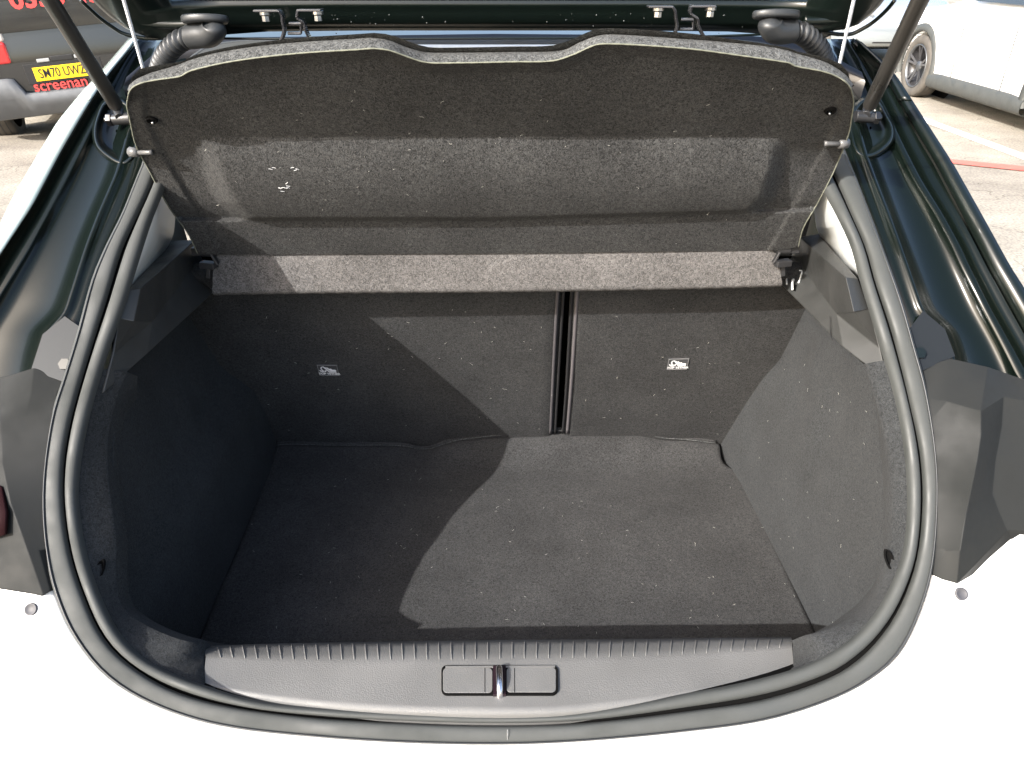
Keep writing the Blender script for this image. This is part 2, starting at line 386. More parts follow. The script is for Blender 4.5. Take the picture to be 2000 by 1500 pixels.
skin(shift_r(S2l, -1), S_l, -1, vp, -.012, -.032, 'roof_edge_cap', M['pearl'])
# strut pockets: raised rims pressed into the gutters
def pressed_pocket(pts, name):
    O = smooth_poly(pts, 40, closed=True); c = O.mean(0)
    rows_ = []
    for k, off in ((1.10, -.030), (1.04, -.013), (1.0, -.009), (.95, -.008), (.89, -.012), (.80, -.023), (.68, -.031), (.45, -.034), (.05, -.034)):
        rows_.append([PA(*(c + (p - c) * k), off) for p in O])
    m_ = MB(); m_.grid(rows_, closed_u=True); return m_.build(name, M['black'], car, smooth=True)
pressed_pocket([(206,198),(190,228),(184,258),(190,286),(212,307),(240,320),(260,306),(268,270),(262,220),(238,196)], 'strut_pocket')
pressed_pocket([(1712,194),(1732,226),(1744,252),(1740,276),(1722,294),(1698,306),(1676,300),(1664,272),(1664,226),(1684,196)], 'strut_pocket')
# steps above the lamp housings (bright rubber pads and a bolt)
for side, quad, bolt in ((-1, [(87,655),(126,623),(150,640),(124,741),(66,720)], (128, 712)), (1, [(1842,645),(1804,613),(1772,655),(1797,721),(1860,693)], (1795, 690))):
    V = [PA(u, v, -.004) for u, v in quad]; Vb = [p - NA * .03 for p in V]; n_ = len(V)
    Fc = [tuple(range(n_))] + [(i, (i+1) % n_, n_+(i+1) % n_, n_+i) for i in range(n_)]
    obj('gutter_step', V + Vb, Fc, M['step'], car, bevel=.003)
    m_ = MB(); c = PA(*bolt, -.002); m_.tube([c, c + NA*.004], .008, 6); m_.build('body_bolt', M['black'], car)

# ---- lamp housings ---------------------------------------------------------------------------------
def poly_part(name, strips, mat, sol=.004, bev=.0015):
    """strips: list of rows of (u, v, off); lofted as quads with shared rows"""
    m_ = MB(); m_.grid([[PA(*q) for q in row] for row in strips]); o_ = m_.build(name, mat, car, solid=sol, bevel=bev); o_.modifiers['b'].angle_limit = R(20); return o_
hr = tag(poly_part('lamp_housing', [
    [(1790,722,-.01),(1856,699,.0),(1930,716,.0),(1996,739,-.01),(2080,760,-.0)],
    [(1800,778,.004),(1850,784,.014),(1916,803,.032),(1960,775,.006),(2080,800,-.0)],
    [(1806,830,.004),(1860,850,.014),(1917,850,.032),(1956,833,-.004),(2090,850,.0)],
    [(1815,900,.004),(1862,900,.016),(1909,900,.034),(1944,900,.002),(2090,900,.0)],
    [(1820,1000,.004),(1855,1000,.018),(1888,1000,.034),(1938,965,.006),(2090,980,.0)],
    [(1820,1070,.002),(1848,1075,.014),(1876,1075,.028),(1952,1000,.004),(2090,1010,.0)],
    [(1815,1120,-.004),(1840,1131,.004),(1870,1139,.008),(1968,1036,.002),(2090,1040,.0)],
    [(1812,1126,-.03),(1840,1136,-.03),(1872,1144,-.03),(1985,1078,-.03),(2090,1075,-.09)]], M['housing']), None)
poly_part('lamp_housing', [
    [(128,738,-.01),(66,718,-.002),(20,732,-.006),(-60,748,-.03)],
    [(112,768,.004),(60,770,.008),(0,792,.004),(-60,806,-.03)],
    [(108,803,.006),(50,812,.012),(2,828,.016),(-60,830,.002)],
    [(94,900,.006),(50,905,.014),(4,905,.022),(-60,900,.002)],
    [(92,980,.006),(56,980,.014),(20,982,.024),(-50,1000,.002)],
    [(98,1070,.004),(76,1075,.012),(55,1080,.020),(-50,1075,.002)],
    [(108,1150,-.004),(98,1154,.006),(84,1163,.008),(-40,1143,.002)],
    [(112,1157,-.03),(98,1160,-.03),(82,1170,-.03),(-40,1150,-.07)]], M['housing'])
m_ = MB(); m_.grid([[PA(-40, 930, .0), PA(1, 950, .024)], [PA(-40, 1020, .02), PA(10, 1000, .030)], [PA(-40, 1060, .01), PA(8, 1045, .026)]])
m_.build('tail_lamp_lens', plain('red_lens', (.016, .004, .005), .6, spec=.1), car, smooth=True, solid=.004)

# ---- seat backs --------------------------------------------------------------------------------------
SP0 = np.array([0, 1.374, .5]); SN = np.array([0, -1, -.4]) / math.hypot(1, .4)
def PS(u, v, off=0.0): return Pp(u, v, SP0 + SN * off, SN)
def seatback(uvTL, uvTR, uvBR, uvBL, name):
    nu, nv = 40, 30; rows = []
    TL, TR, BR, BL = [PS(*q) for q in (uvTL, uvTR, uvBR, uvBL)]
    edge = []
    for j in range(nv + 1):
        t = j / nv; row = []
        for i in range(nu + 1):
            s = i / nu; p = (TL*(1-s) + TR*s) * (1-t) + (BL*(1-s) + BR*s) * t
            d = min(s, 1 - s) * np.linalg.norm(TR - TL); r = .010
            off = -r * (1 - min(1, d / r)) ** 2
            off += .0012 * math.sin(7*s + 3*t) * math.sin(5*t + 1.3)
            row.append(p + SN * off)
        rows.append(row)
    m_ = MB(); m_.grid(rows)
    return m_.build(name, M['seatfelt'], car, smooth=True, solid=.035)
seatL = seatback((250, 540), (1103, 540), (1084, 885), (470, 885), 'seat_back')
seatR = seatback((1116, 540), (1680, 540), (1500, 885), (1097, 885), 'seat_back')
# piping and trim strips along the split
for pts, par in (([(1102, 545), (1095, 660), (1089, 760), (1084, 846)], seatL), ([(1119, 545), (1112, 660), (1106, 760), (1099, 846)], seatR)):
    P = smooth_poly([PS(u, v, -.003) for u, v in pts], 30); m_ = MB(); m_.tube(P, .0026, 8); m_.build('edge_piping', M['plasticd'], par, smooth=True)
P = smooth_poly([PS(u, v, -.001) for u, v in ((1129, 545), (1122, 660), (1115, 760), (1108, 846))], 30); m_ = MB(); m_.tube(P, .0035, 8); m_.build('edge_piping', plain('grey_piping', (.085, .078, .082), .6), seatR, smooth=True)
P = smooth_poly([PS(u, v, -.001) for u, v in ((1090.5, 545), (1084, 660), (1079, 760), (1075, 846))], 30); m_ = MB(); m_.tube(P, .003, 8); m_.build('edge_piping', plain('grey_piping2', (.06, .056, .06), .6), seatL, smooth=True)
m_ = MB(); m_.grid([[PS(200, 500, -.10), PS(1800, 500, -.10)], [PS(300, 930, -.10), PS(1700, 930, -.10)]]); m_.build('dark_backing', M['void'], car)  # black sheet added behind the seats so the split looks dark
# TOP TETHER labels
def text_mesh(body, size, bold=0.0, ext=0.0, align='CENTER', xs=1.0):
    c = bpy.data.curves.new('t', 'FONT'); c.body = body; c.size = size; c.offset = bold; c.extrude = ext; c.align_x = align; c.align_y = 'CENTER'; c.resolution_u = 3
    o = bpy.data.objects.new('t', c); COL.objects.link(o); dg = bpy.context.evaluated_depsgraph_get(); dg.update()
    me = bpy.data.meshes.new_from_object(o.evaluated_get(dg)); bpy.data.objects.remove(o); bpy.data.curves.remove(c)
    V = [(v.co.x * xs, v.co.y, v.co.z) for v in me.vertices]; Fc = [tuple(p.vertices) for p in me.polygons]; bpy.data.meshes.remove(me)
    return V, Fc
def tether(cpx, par, ang_, w=.040, h=.034):
    c = PS(*cpx, .0015)
    X = np.array([1.0, 0, 0]); Y = np.cross(X, SN); Y = -Y if Y[2] < 0 else Y
    ca, sa = math.cos(ang_), math.sin(ang_); X, Y = X * ca + Y * sa, Y * ca - X * sa
    def at(x, y, k=0): return c + X * x + Y * y + SN * k
    m_ = MB(); V = [at(-w/2, -h/2), at(w/2, -h/2), at(w/2, h/2), at(-w/2, h/2)]; m_.add(V, [(0, 1, 2, 3)])
    lab = m_.build('tether_label', M['labelb'], par, solid=.001)
    g = MB()
    def stroke(pts, r):
        for (x1, y1), (x2, y2) in zip(pts[:-1], pts[1:]):
            d = np.array([x2 - x1, y2 - y1]); L = np.linalg.norm(d) + 1e-9; n_ = np.array([-d[1], d[0]]) / L * r; e = d / L * r * .5
            q = [(x1 - e[0] + n_[0], y1 - e[1] + n_[1]), (x1 - e[0] - n_[0], y1 - e[1] - n_[1]), (x2 + e[0] - n_[0], y2 + e[1] - n_[1]), (x2 + e[0] + n_[0], y2 + e[1] + n_[1])]
            g.add([at(x, y, .0008) for x, y in q], [(0, 1, 2, 3)])
    k = w / 40
    # anchor on its rope
    stroke([(-12*k, 9*k), (-13*k, 5*k), (-11*k, 0), (-10*k, -4*k)], 1.1*k); stroke([(-12*k, 9*k), (-9*k, 11*k)], 1.1*k)
    stroke([(-16*k, 0*k), (-14*k, -4*k), (-10*k, -5*k), (-6*k, -4*k), (-4*k, 0*k)], 1.2*k); stroke([(-13*k, -1*k), (-7*k, -1*k)], .6*k)
    # seat back and strap
    stroke([(-8*k, 11*k), (2*k, -5*k), (15*k, -5*k)], 1.2*k); stroke([(-5*k, 10*k), (4*k, -3*k), (15*k, -3*k)], .5*k)
    g.add([at(x*k, y*k, .0009) for x, y in ((-3, 9), (1, 3), (5, -2), (15, -2), (16, 1), (13, 3), (9, 2.5), (6, 6), (3, 5), (0, 9))], [tuple(range(10))])
    Vt, Ft = text_mesh('TOP TETHER', .0072 * w / .04, bold=.0003); g.add([at(x + 1*k, y - .0105 * w / .04, .0008) for x, y, z in Vt], Ft)
    # thin frame
    for q in ([(-.47*w, -.46*h), (.47*w, -.46*h)], [(.47*w, -.46*h), (.47*w, .46*h)], [(.47*w, .46*h), (-.47*w, .46*h)], [(-.47*w, .46*h), (-.47*w, -.46*h)]):
        fr = MB(); (x1, y1), (x2, y2) = q; fr.tube([at(x1, y1, .0006), at(x2, y2, .0006)], .0004, 4); fr.build('label_border', M['grey'], lab)
    g.build('tether_symbol', M['wear'], lab)
tether((641, 723), seatL, R(-2)); tether((1324, 711), seatR, R(2))

# ---- side wall carpets -------------------------------------------------------------------------------
def seat_y(z): return 1.374 - .4 * (z - .5)
def wall_x(side, y, z):
    if side > 0:
        fl = np.interp(y, [.60, .857, 1.25, 1.34, 1.40], [.505, .500, .483, .470, .462])
        up = np.interp(z, [.5, .66, .74, .79, .9, 1.1], [0, .012, .020, .034, .036, .036])
    else:
        fl = np.interp(y, [.60, .857, 1.25, 1.40], [.512, .512, .522, .528])
        up = np.interp(z, [.5, .62, .70, .77, .9, 1.1], [0, -.004, -.002, .045, .058, .06])
    w = np.interp(y, [.75, 1.15], [.25, 1.0])
    x = fl + up * w
    if side > 0:
        x += -.007 * math.exp(-((y - 1.07)/.035)**2 - ((z - .80)/.05)**2) + .004 * math.exp(-((y - 1.0)/.03)**2 - ((z - .76)/.08)**2)
        x += .003 * math.exp(-((y - .93 - (z - .7) * -.5)/.025)**2) * math.exp(-((z - .72)/.09)**2)
        x -= .006 * math.exp(-((y - 1.12)/.02)**2) * math.exp(-((z - .84)/.05)**2)
    else:
        x += -.010 * math.exp(-((y - 1.07)/.035)**2 - ((z - .80)/.05)**2)
    return side * x
def wall(side):
    rows = []
    for z in np.linspace(.49, 1.06, 58):
        y0 = Ay(z) + (.085 if side > 0 else .06); y1 = seat_y(z) + .01
        rows.append([(wall_x(side, y, z), y, z) for y in np.linspace(y0, y1, 60)])
    # smooth in z
    A_ = np.array(rows)
    for _ in range(3): A_[1:-1, :, 0] = (A_[:-2, :, 0] + 2*A_[1:-1, :, 0] + A_[2:, :, 0]) / 4
    m_ = MB(); m_.grid(A_.tolist()); return m_.build('side_carpet', M['wall'], car, smooth=True, solid=.006)
wallL = wall(-1); wallR = wall(1)
railD = [(480,160),(400,250),(350,350),(310,450),(275,570),(258,700),(232,770),(213,850),(213,930),(228,1050),(228,1130),(240,1185),(300,1228),(395,1257),(600,1255),(960,1250),(1250,1248),(1545,1245),(1620,1227),(1690,1195),(1722,1130),(1738,1050),(1742,970),(1733,880),(1712,790),(1680,690),(1650,590),(1610,460),(1560,330),(1500,240),(1430,165),(1200,140),(960,140),(700,140)]
rD = ring(railD)
def rim(sel, side):
    rows = []
    ue = 400 if side < 0 else 1549
    for i in sel:
        pc = rC[i]; pd = rD[i]; sill_f = 0
        if (side < 0 and pd[0] > ue) or (side > 0 and pd[0] < ue):     # beside the sill trim the carpet stops at its end
            k = (ue - CC[0]) / (pc[0] - CC[0]); pd = CC + (pc - CC) * min(k, .995); sill_f = 1
        c = PA(*pc, -.006)
        if sill_f:
            d = Pz(*pd, .701); rows.append([c, c * .8 + d * .2, c * .5 + d * .5, c * .3 + d * .7, c * .1 + d * .9, d, d + np.array([0, .001, -.02]), d + np.array([0, .002, -.05])]); continue
        if side < 0:
            d = PA(*pd, -.034); m1 = (c * .45 + d * .55) - NA * .003
            e = d + np.array([0, .02, -.018]); w = max(0, min(1, (abs(d[0]) - .40) / .06))
            e2 = d + np.array([-.02 * w, .04, -.06]); e3 = e2 + np.array([-.03 * w, .05, -.05])
            rows.append([c, c * .8 + m1 * .2 + NA * .001, m1, d + NA * .003, d, e, e2, e3])
        else:
            d = PA(*pd, -.026); w = max(0, min(1, (abs(d[0]) - .40) / .06))
            y2 = d[1] + .085; z2 = max(.5, d[2] - .01); wx = np.array([wall_x(1, y2, z2) + .002, y2, z2])
            e2 = lerp(d + np.array([0, .04, -.06]), wx, w); m1 = (c * .5 + d * .5) + NA * .003
            rows.append([c, lerp(c, m1, .4), m1, lerp(m1, d, .6), d, lerp(d, e2, .25) + np.array([-.003 * w, 0, 0]), lerp(d, e2, .6) + np.array([-.002 * w, 0, 0]), e2])
    return rows
def lerp(a, b, k): return a * (1 - k) + b * k
def arcsel(pred):
    s = [i for i in range(NR) if pred(rC[i])]
    s.sort(key=lambda i: math.atan2(rC[i][0] - CC[0], rC[i][1] - CC[1])); return s
selL = arcsel(lambda p: p[0] < 428 and p[1] > 700)
selR = arcsel(lambda p: p[0] > 1530 and p[1] > 690)
m_ = MB(); m_.grid(rim(selL, -1)); m_.build('rim_carpet', M['wall'], wallL, smooth=True)
m_ = MB(); m_.grid(rim(selR, 1)); m_.build('rim_carpet', M['wall'], wallR, smooth=True)
# lashing slots
for (u, v, par, tilt) in ((1738, 1094, wallR, .25), (194, 1114, wallL, -.25)):
    c = PA(u, v, -.0155); e1 = np.array([1.0, 0, 0]); e2 = np.cross(NA, e1); e2 = e2 if e2[2] > 0 else -e2
    a1 = e1 * math.cos(tilt) + e2 * math.sin(tilt); a2 = e2 * math.cos(tilt) - e1 * math.sin(tilt)
    m_ = MB(); m_.grid([[c + a1 * math.cos(t) * .0042 * k + a2 * math.sin(t) * .0115 * k + NA * h for t in np.linspace(0, 2*math.pi, 21)[:-1]] for k, h in ((1.25, -.002), (1.12, .002), (1, .001), (.9, -.003), (.05, -.003))], closed_u=True)
    m_.build('trim_plug', M['void'], par, smooth=True)

# ---- sill trim ---------------------------------------------------------------------------------------
lip = [(397,1262),(500,1258),(700,1254),(1000,1250),(1250,1248),(1400,1246),(1545,1245)]
edge = [(402,1283),(550,1287),(700,1288),(1000,1286),(1300,1279),(1450,1270),(1547,1263)]
outr = [(397,1335),(450,1349),(550,1366),(700,1381),(850,1388),(1000,1390),(1100,1387),(1250,1371),(1350,1354),(1450,1337),(1551,1319)]
n_ = 120
L1 = smooth_poly(lip, n_); L2 = smooth_poly(edge, n_); L3 = smooth_poly(outr, n_)
ZS = .702
rows = []
for k in range(n_):
    a = Pz(*L1[k], ZS - .020); b = Pz(*L2[k], ZS); c = Pz(*L3[k], ZS - .002)
    rows.append([a + np.array([0, .006, -.2]), a + np.array([0, .004, -.02]), a, a * .6 + b * .4 + np.array([0, 0, .0024]), a * .25 + b * .75 + np.array([0, 0, .0020]), b, b * .9 + c * .1, b * .5 + c * .5, b * .1 + c * .9, c, c + np.array([0, -.002, -.006]), c + np.array([0, -.003, -.03])])
m_ = MB(); m_.grid(rows); sill = m_.build('sill_trim', M['sill'], car, smooth=True)
def sill_pt(u, v, z=ZS): return Pz(u, v, z)
# ribs on the rounded lip
k = 0; rib_mesh = None
for j in range(47):
    u0 = 425 + j * 24.0
    l1 = np.array([u0, np.interp(u0, L1[:, 0], L1[:, 1])]); u2 = u0 + (960 - u0) * .012; l2 = np.array([u2, np.interp(u2, L2[:, 0], L2[:, 1])])
    a = Pz(*l1, ZS - .020); b = Pz(*l2, ZS)
    P = [a + np.array([0, 0, -.001]), a * .6 + b * .4 + np.array([0, 0, .0022]), a * .25 + b * .75 + np.array([0, 0, .0018]), b + np.array([0, -.0005, .0004])]
    c = P[0]
    if rib_mesh is None or True:
        m_ = MB(); m_.tube(smooth_poly(P, 6), [.0006, .0010, .0012, .0012, .0011, .0006], 6)
        m_.build('rib', M['sill'], sill, smooth=True)
# inner front wall under the lip, both corners included
allD = [i for i in range(NR) if rD[i][1] > 1100]; allD.sort(key=lambda i: rD[i][0])
rows = [[PA(*rD[i], -.034) + np.array([0, .012, -.02]), PA(*rD[i], -.034) + np.array([0, .02, -.30])] for i in allD if 230 < rD[i][0] < 1700 and not 400 < rD[i][0] < 1546]
for sg, par in ((-1, wallL), (1, wallR)):
    m_ = MB(); m_.grid([r for r in rows if r[0][0] * sg > 0]); m_.build('front_carpet', M['wall'], par, smooth=True)
# black strip standing in for the shade between sill trim and weatherstrip
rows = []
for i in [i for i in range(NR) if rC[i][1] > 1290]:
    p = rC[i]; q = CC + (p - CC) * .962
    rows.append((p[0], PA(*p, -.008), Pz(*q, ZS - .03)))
rows.sort(key=lambda r: r[0]); m_ = MB(); m_.grid([[r[1], r[2]] for r in rows]); m_.build('sill_gap_shade', M['void'], car)
# latch: rounded inset cover in two halves with the striker loop between
def rrect(u0, v0, u1, v1, r, seg=5):
    P = []
    for cx, cy, a0 in ((u1 - r, v0 + r, -90), (u1 - r, v1 - r, 0), (u0 + r, v1 - r, 90), (u0 + r, v0 + r, 180)):
        for s in range(seg + 1):
            a = R(a0 + 90 * s / seg); P.append((cx + r * math.cos(a), cy + r * math.sin(a)))
    return P
def plate(P, z0, z1, name, mat, par, bev=.0008):
    T = [Pz(u, v, z1) for u, v in P]; B = [p + np.array([0, 0, z0 - z1]) for p in T]; n = len(P)
    Fc = [tuple(range(n))[::-1], tuple(range(n, 2*n))] + [(i, (i+1) % n, n+(i+1) % n, n+i) for i in range(n)]
    return obj(name, T + B, Fc, mat, par, bevel=bev)
plate(rrect(862, 1299, 1090, 1356, 11), ZS - .004, ZS + .0016, 'latch_surround', M['void'], sill, 0)
plate(rrect(865, 1304, 962, 1353, 8), ZS - .004, ZS + .0021, 'latch_cover', M['sill'], sill)
plate(rrect(989, 1303, 1086, 1352, 8), ZS - .004, ZS + .0021, 'latch_cover', M['sill'], sill)
plate([(870,1300.5),(1084,1299.5),(1084,1303),(870,1304)], ZS - .004, ZS + .0026, 'latch_bezel', M['sill'], sill, 0)
for u in (947, 1005):
    a = Pz(u, 1305, ZS + .0023); b = Pz(u, 1352, ZS + .0023); m_ = MB(); m_.tube([a, b], .0004, 4); m_.build('cover_seam', M['void'], sill)
plate([(963,1300),(988,1300),(988,1356),(963,1356)], ZS - .02, ZS + .0028, 'latch_slot', plain('slot_dark', (.012, .006, .009), .3), sill, 0)
m_ = MB(); a = Pz(975, 1303, ZS + .004); b = Pz(976, 1354, ZS + .004)
m_.tube(smooth_poly([a + np.array([0, 0, -.02]), a + np.array([0, -.002, .001]), a * .6 + b * .4 + np.array([0, 0, .005]), b + np.array([0, .003, .001]), b + np.array([0, 0, -.02])], 24), .0042, 12)
m_.build('latch_striker', M['steel'], sill, smooth=True)

# ---- upper side trims --------------------------------------------------------------------------------
def facets(name, pts, faces, mat, par, sol=.004, bev=.003):
    V = [Py(u, v, y) if not isinstance(y, str) else PA(u, v, float(y)) for u, v, y in pts]
    nn = np.cross(V[9] - V[0], V[5] - V[0]); nn /= np.linalg.norm(nn)
    for q in (3, 4, 8): V[q] = Pp(pts[q][0], pts[q][1], V[0], nn)
    V = V[:13]
    o_ = obj(name, V, faces, mat, par, solid=sol, bevel=bev); o_.modifiers['b'].angle_limit = R(9); return o_
trimR = facets('upper_trim', [
    (1562,463,1.215),(1599,456,1.17),(1676,544,'-.010'),(1652,542,.985),(1668,610,.935),(1633,612,.975),(1645,676,.915),(1733,745,'-.012'),
    (1545,500,1.205),(1567,522,1.20),(1524,553,1.175),(1698,605,'-.010'),(1718,680,'-.011'),(1600,566,1.105),(1584,615,1.045)],
    [(1,0,3,2),(0,8,9,5,4,3),(8,10,9),(9,10,6,5),(2,3,4,11),(11,4,5,12),(12,5,6,7)], M['plastic'], car)
trimL = facets('upper_trim', [
    (382,468,1.235),(334,470,1.26),(250,566,'-.010'),(275,563,.985),(262,628,.935),(298,628,.975),(287,692,.925),(202,768,'-.012'),
    (396,506,1.205),(372,528,1.185),(416,572,1.175),(232,620,'-.010'),(222,690,'-.011'),(330,585,1.08),(345,640,1.06)],
    [(0,1,2,3),(0,3,4,5,9,8),(8,9,10),(9,5,6,10),(2,11,4,3),(11,12,5,4),(12,7,6,5)], M['plastic'], car)
# seam on the right trim, bag hook
m_ = MB(); m_.tube(smooth_poly([Py(u, v, y) for u, v, y in ((1621,618,.985),(1622,650,.952),(1626,664,.935))], 8), .0006, 4); m_.build('seam', M['plasticd'], trimR)
def on_trim(u, v): # point on lower right facet
    a, b, c = Py(1567,522,1.20), Py(1524,553,1.175), Py(1645,676,.915); n = np.cross(b - a, c - a); n /= np.linalg.norm(n); return Pp(u, v, a, n), (n if n[0] < 0 else -n)
P = [(1537,556),(1537,545),(1541,536),(1549,531),(1558,530),(1566,530),(1563,545),(1560,553)]
pts = [sum((on_trim(u, v)[0], on_trim(u, v)[1] * .0012)) for u, v in P] if False else [on_trim(u, v)[0] + on_trim(u, v)[1] * .001 for u, v in P]
m_ = MB(); m_.tube(smooth_poly(pts, 30), .0014, 6); m_.build('hook_recess_rim', M['pillar'], trimR, smooth=True)
hk = [on_trim(u, v)[0] + on_trim(u, v)[1] * h for u, v, h in ((1551,549,.001),(1551,552,.006),(1550,562,.008),(1549,570,.004))]
m_ = MB(); m_.tube(smooth_poly(hk, 12), .0018, 8); m_.build('bag_hook', M['pillar'], trimR, smooth=True)
m_ = MB(); m_.grid([[on_trim(u, v)[0] + on_trim(u, v)[1] * .0008 for u, v in r] for r in (((1552,556),(1557,557)), ((1549,568),(1554,570)))]); m_.build('hook_slot', M['void'], trimR)
# light grey pillar trims
def pillar(side):
    inner = [(1575,330),(1588,375),(1591,420),(1599,456),(1640,516),(1676,544)] if side > 0 else [(352,330),(338,380),(342,430),(334,470),(296,522),(250,566)]
    vs = np.linspace(330, 545 if side > 0 else 566, 22); rows = []
    I = smooth_poly(inner, 200); prim = railC[30:40] if side > 0 else railC[1:11]
    for v in vs:
        j = int(np.argmin(abs(I[:, 1] - v))); ui = I[j, 0]
        uc = interp(sorted(prim, key=lambda p: p[1]), v, 1) + side * 6
        a = PA(uc, v, -.010); b = Py(ui, v, float(np.interp(v, [330, 400, 456, 566], [1.055, 1.115, 1.165, PA(ui, v)[1] + .012] if side > 0 else [1.30, 1.28, 1.262, PA(ui, v)[1] + .012])))
        rows.append([a, a * .6 + b * .4 + np.array([side * .004, 0, 0]), b])
    m_ = MB(); m_.grid(rows); return m_.build('pillar_trim', M['pillar'], car, smooth=True, solid=.003)
pillar(1); pillar(-1)
# roof, headliner and cabin so that nothing shines through from in front
rows = []
for k in range(25):
    u = 240 + (1690 - 240) * k / 24
    top = PA(u, np.interp(u, [240, 300, 420, 960, 1500, 1600, 1690], [170, 118, 92, 84, 88, 112, 160]), -.004)
    rows.append([top + np.array([0, .004, -.03]), top, top + np.array([0, .02, .012]), top + np.array([0, .5, .05 ]), top + np.array([0, 1.6, .03]), top + np.array([0, 2.0, -.3])])
m_ = MB(); m_.grid([r[2:] for r in rows]); m_.build('roof', M['black'], car, smooth=True)
m_ = MB(); m_.grid([r[:3] for r in rows]); m_.build('roof_flange', M['blackm'], car, smooth=True)
m_ = MB(); m_.grid([[PA(u, 87, .012), PA(u, 91, .020), PA(u, 97, .020), PA(u, 106, .012)] for u in np.linspace(800, 1130, 12)]); m_.build('roof_trim', M['pillar'], car, smooth=True)
P = smooth_poly([PA(u, v, .010) for u, v in ((560, 77), (700, 76), (960, 75.5), (1200, 74), (1400, 73))], 40); m_ = MB(); m_.tube(P, .0009, 6); m_.build('roof_highlight', M['pillar'], car, smooth=True)  # light grey thread standing in for the weatherstrip's highlight
m_ = MB(); m_.grid([[(-.5, 1.4, 1.33), (.5, 1.4, 1.33)], [(-.5, 2.6, 1.33), (.5, 2.6, 1.33)], [(-.72, 2.7, .5), (.72, 2.7, .5)]]); 
m_.grid([[(-.5, 1.4, 1.33), (-.5, 2.6, 1.33)], [(-.62, 1.30, .9), (-.72, 2.7, .5)]]); m_.grid([[(.5, 1.4, 1.33), (.5, 2.6, 1.33)], [(.62, 1.30, .9), (.72, 2.7, .5)]])
m_.build('cabin_lining', M['void'], car)

# ---- tailgate ----------------------------------------------------------------------------------------
TD = np.array([0, -.60, .80]); H0 = Py(960, 74, 1.185); TN = np.array([0, -.80, -.60])
def PT(u, v, off=0.0): return Pp(u, v, H0 + TN * off, TN)
tailgate = empty('tailgate', (0, 0, 0)); tailgate.parent = car; tailgate.matrix_parent_inverse = Matrix.Translation((0, -.6, 0)); 
tailgate.location = (0, 0, 0); tailgate["wl"] = (0.0, 0.0, 0.0)
side_l = [(332,73),(300,75),(280,74),(262,71),(238,64),(217,51),(196,36),(176,18),(157,0)]
side_r = [(1590,62),(1615,64),(1640,67),(1664,66),(1685,56),(1703,45),(1720,31),(1735,16),(1748,0)]
def tg_rows():
    l = [PT(*p) for p in side_l]; r = [PT(*p) for p in side_r]; n = len(l)
    rows = []
    for a, b in zip(l, r):
        rows.append([a, b])
    la, ra = l[-1], r[-1]
    for s in (.1, .25, .45, .65, .8):
        w = np.interp(s, [0, .25, .65, .8], [0, .02, -.01, -.09]); rows.append([la + TD*s + np.array([-w, 0, 0]), ra + TD*s + np.array([w, 0, 0])])
    return rows
tr = tg_rows()
def lerp(a, b, k): return a * (1 - k) + b * k
# inner frame: left border, right border, lower (hinge) border, far border; glass inside
W0 = PT(960, 20); s0 = float(np.dot(W0 - H0, TD))
def tcoord(p): return float(np.dot(p - H0, TD))
Ls = [(tcoord(a), a[0]) for a, b in tr]; Rs = [(tcoord(b), b[0]) for a, b in tr]
Ls = sorted(Ls); Rs = sorted(Rs)
def tgp(x, s, off=0): return np.array([x, H0[1], H0[2]]) + TD * s + TN * off
S = sorted(set([0.0005, .006, .012, .02, .03, .04, .05, s0 - .001, s0 + .02, .1, .16, .25, .4, .55, .62, .7, .78, .85]))
rows = []
smax = .80
for s in [x for x in S if x <= smax]:
    xl = np.interp(s, [a for a, b in Ls], [b for a, b in Ls]); xr = np.interp(s, [a for a, b in Rs], [b for a, b in Rs])
    win = s0 <= s <= .58
    ks = [0, .01, .03, .06, .10, .16, .3, .5, .7, .84, .90, .94, .97, .99, 1]
    hs = [-.02, -.004, .006, .004, -.006, -.012, -.014, -.014, -.014, -.012, -.006, .004, .006, -.004, -.02]
    rows.append([tgp(lerp(xl, xr, k), s, h + (.006 * math.exp(-((s - .02)/.008)**2) if .1 < k < .9 else 0)) for k, h in zip(ks, hs)])
Ss = [x for x in S if x <= smax]
V = [p for r in rows for p in r]; nc = 15; Fc = []
for i in range(len(rows) - 1):
    for j in range(nc - 1):
        smid = (Ss[i] + Ss[i+1]) / 2
        if s0 < smid < .62 and 4 <= j < 10: continue
        Fc.append((i*nc+j, i*nc+j+1, (i+1)*nc+j+1, (i+1)*nc+j))
obj('inner_frame', V, Fc, M['black'], tailgate, smooth=True, solid=.03)
xw0 = lerp(tr[8][0][0], tr[8][1][0], .06); xw1 = lerp(tr[8][0][0], tr[8][1][0], .94)
m_ = MB(); m_.grid([[tgp(lerp(xw0, xw1, k/12), s, -.020) for k in range(13)] for s in (s0 - .02, .2, .4, .62)]); m_.build('rear_window', M['glass'], tailgate, solid=.004)
m_ = MB(); m_.box(tgp(0, .72, -.05), (1.02, .18, .05), [[1,0,0], TD, TN]); m_.build('outer_skin', M['white'], tailgate, bevel=.02)
# edge bead along the frame
for sd in (side_l, side_r):
    P = smooth_poly([PT(u, v, -.003) for u, v in sd], 40); m_ = MB(); m_.tube(P, .0028, 8); m_.build('edge_bead', M['black'], tailgate, smooth=True)
P = smooth_poly([PT(u, v, .0) for u, v in ((330,74),(600,76),(960,75),(1300,73),(1590,64))], 60); m_ = MB(); m_.tube(P, .0016, 8); m_.build('edge_bead', M['black'], tailgate, smooth=True)
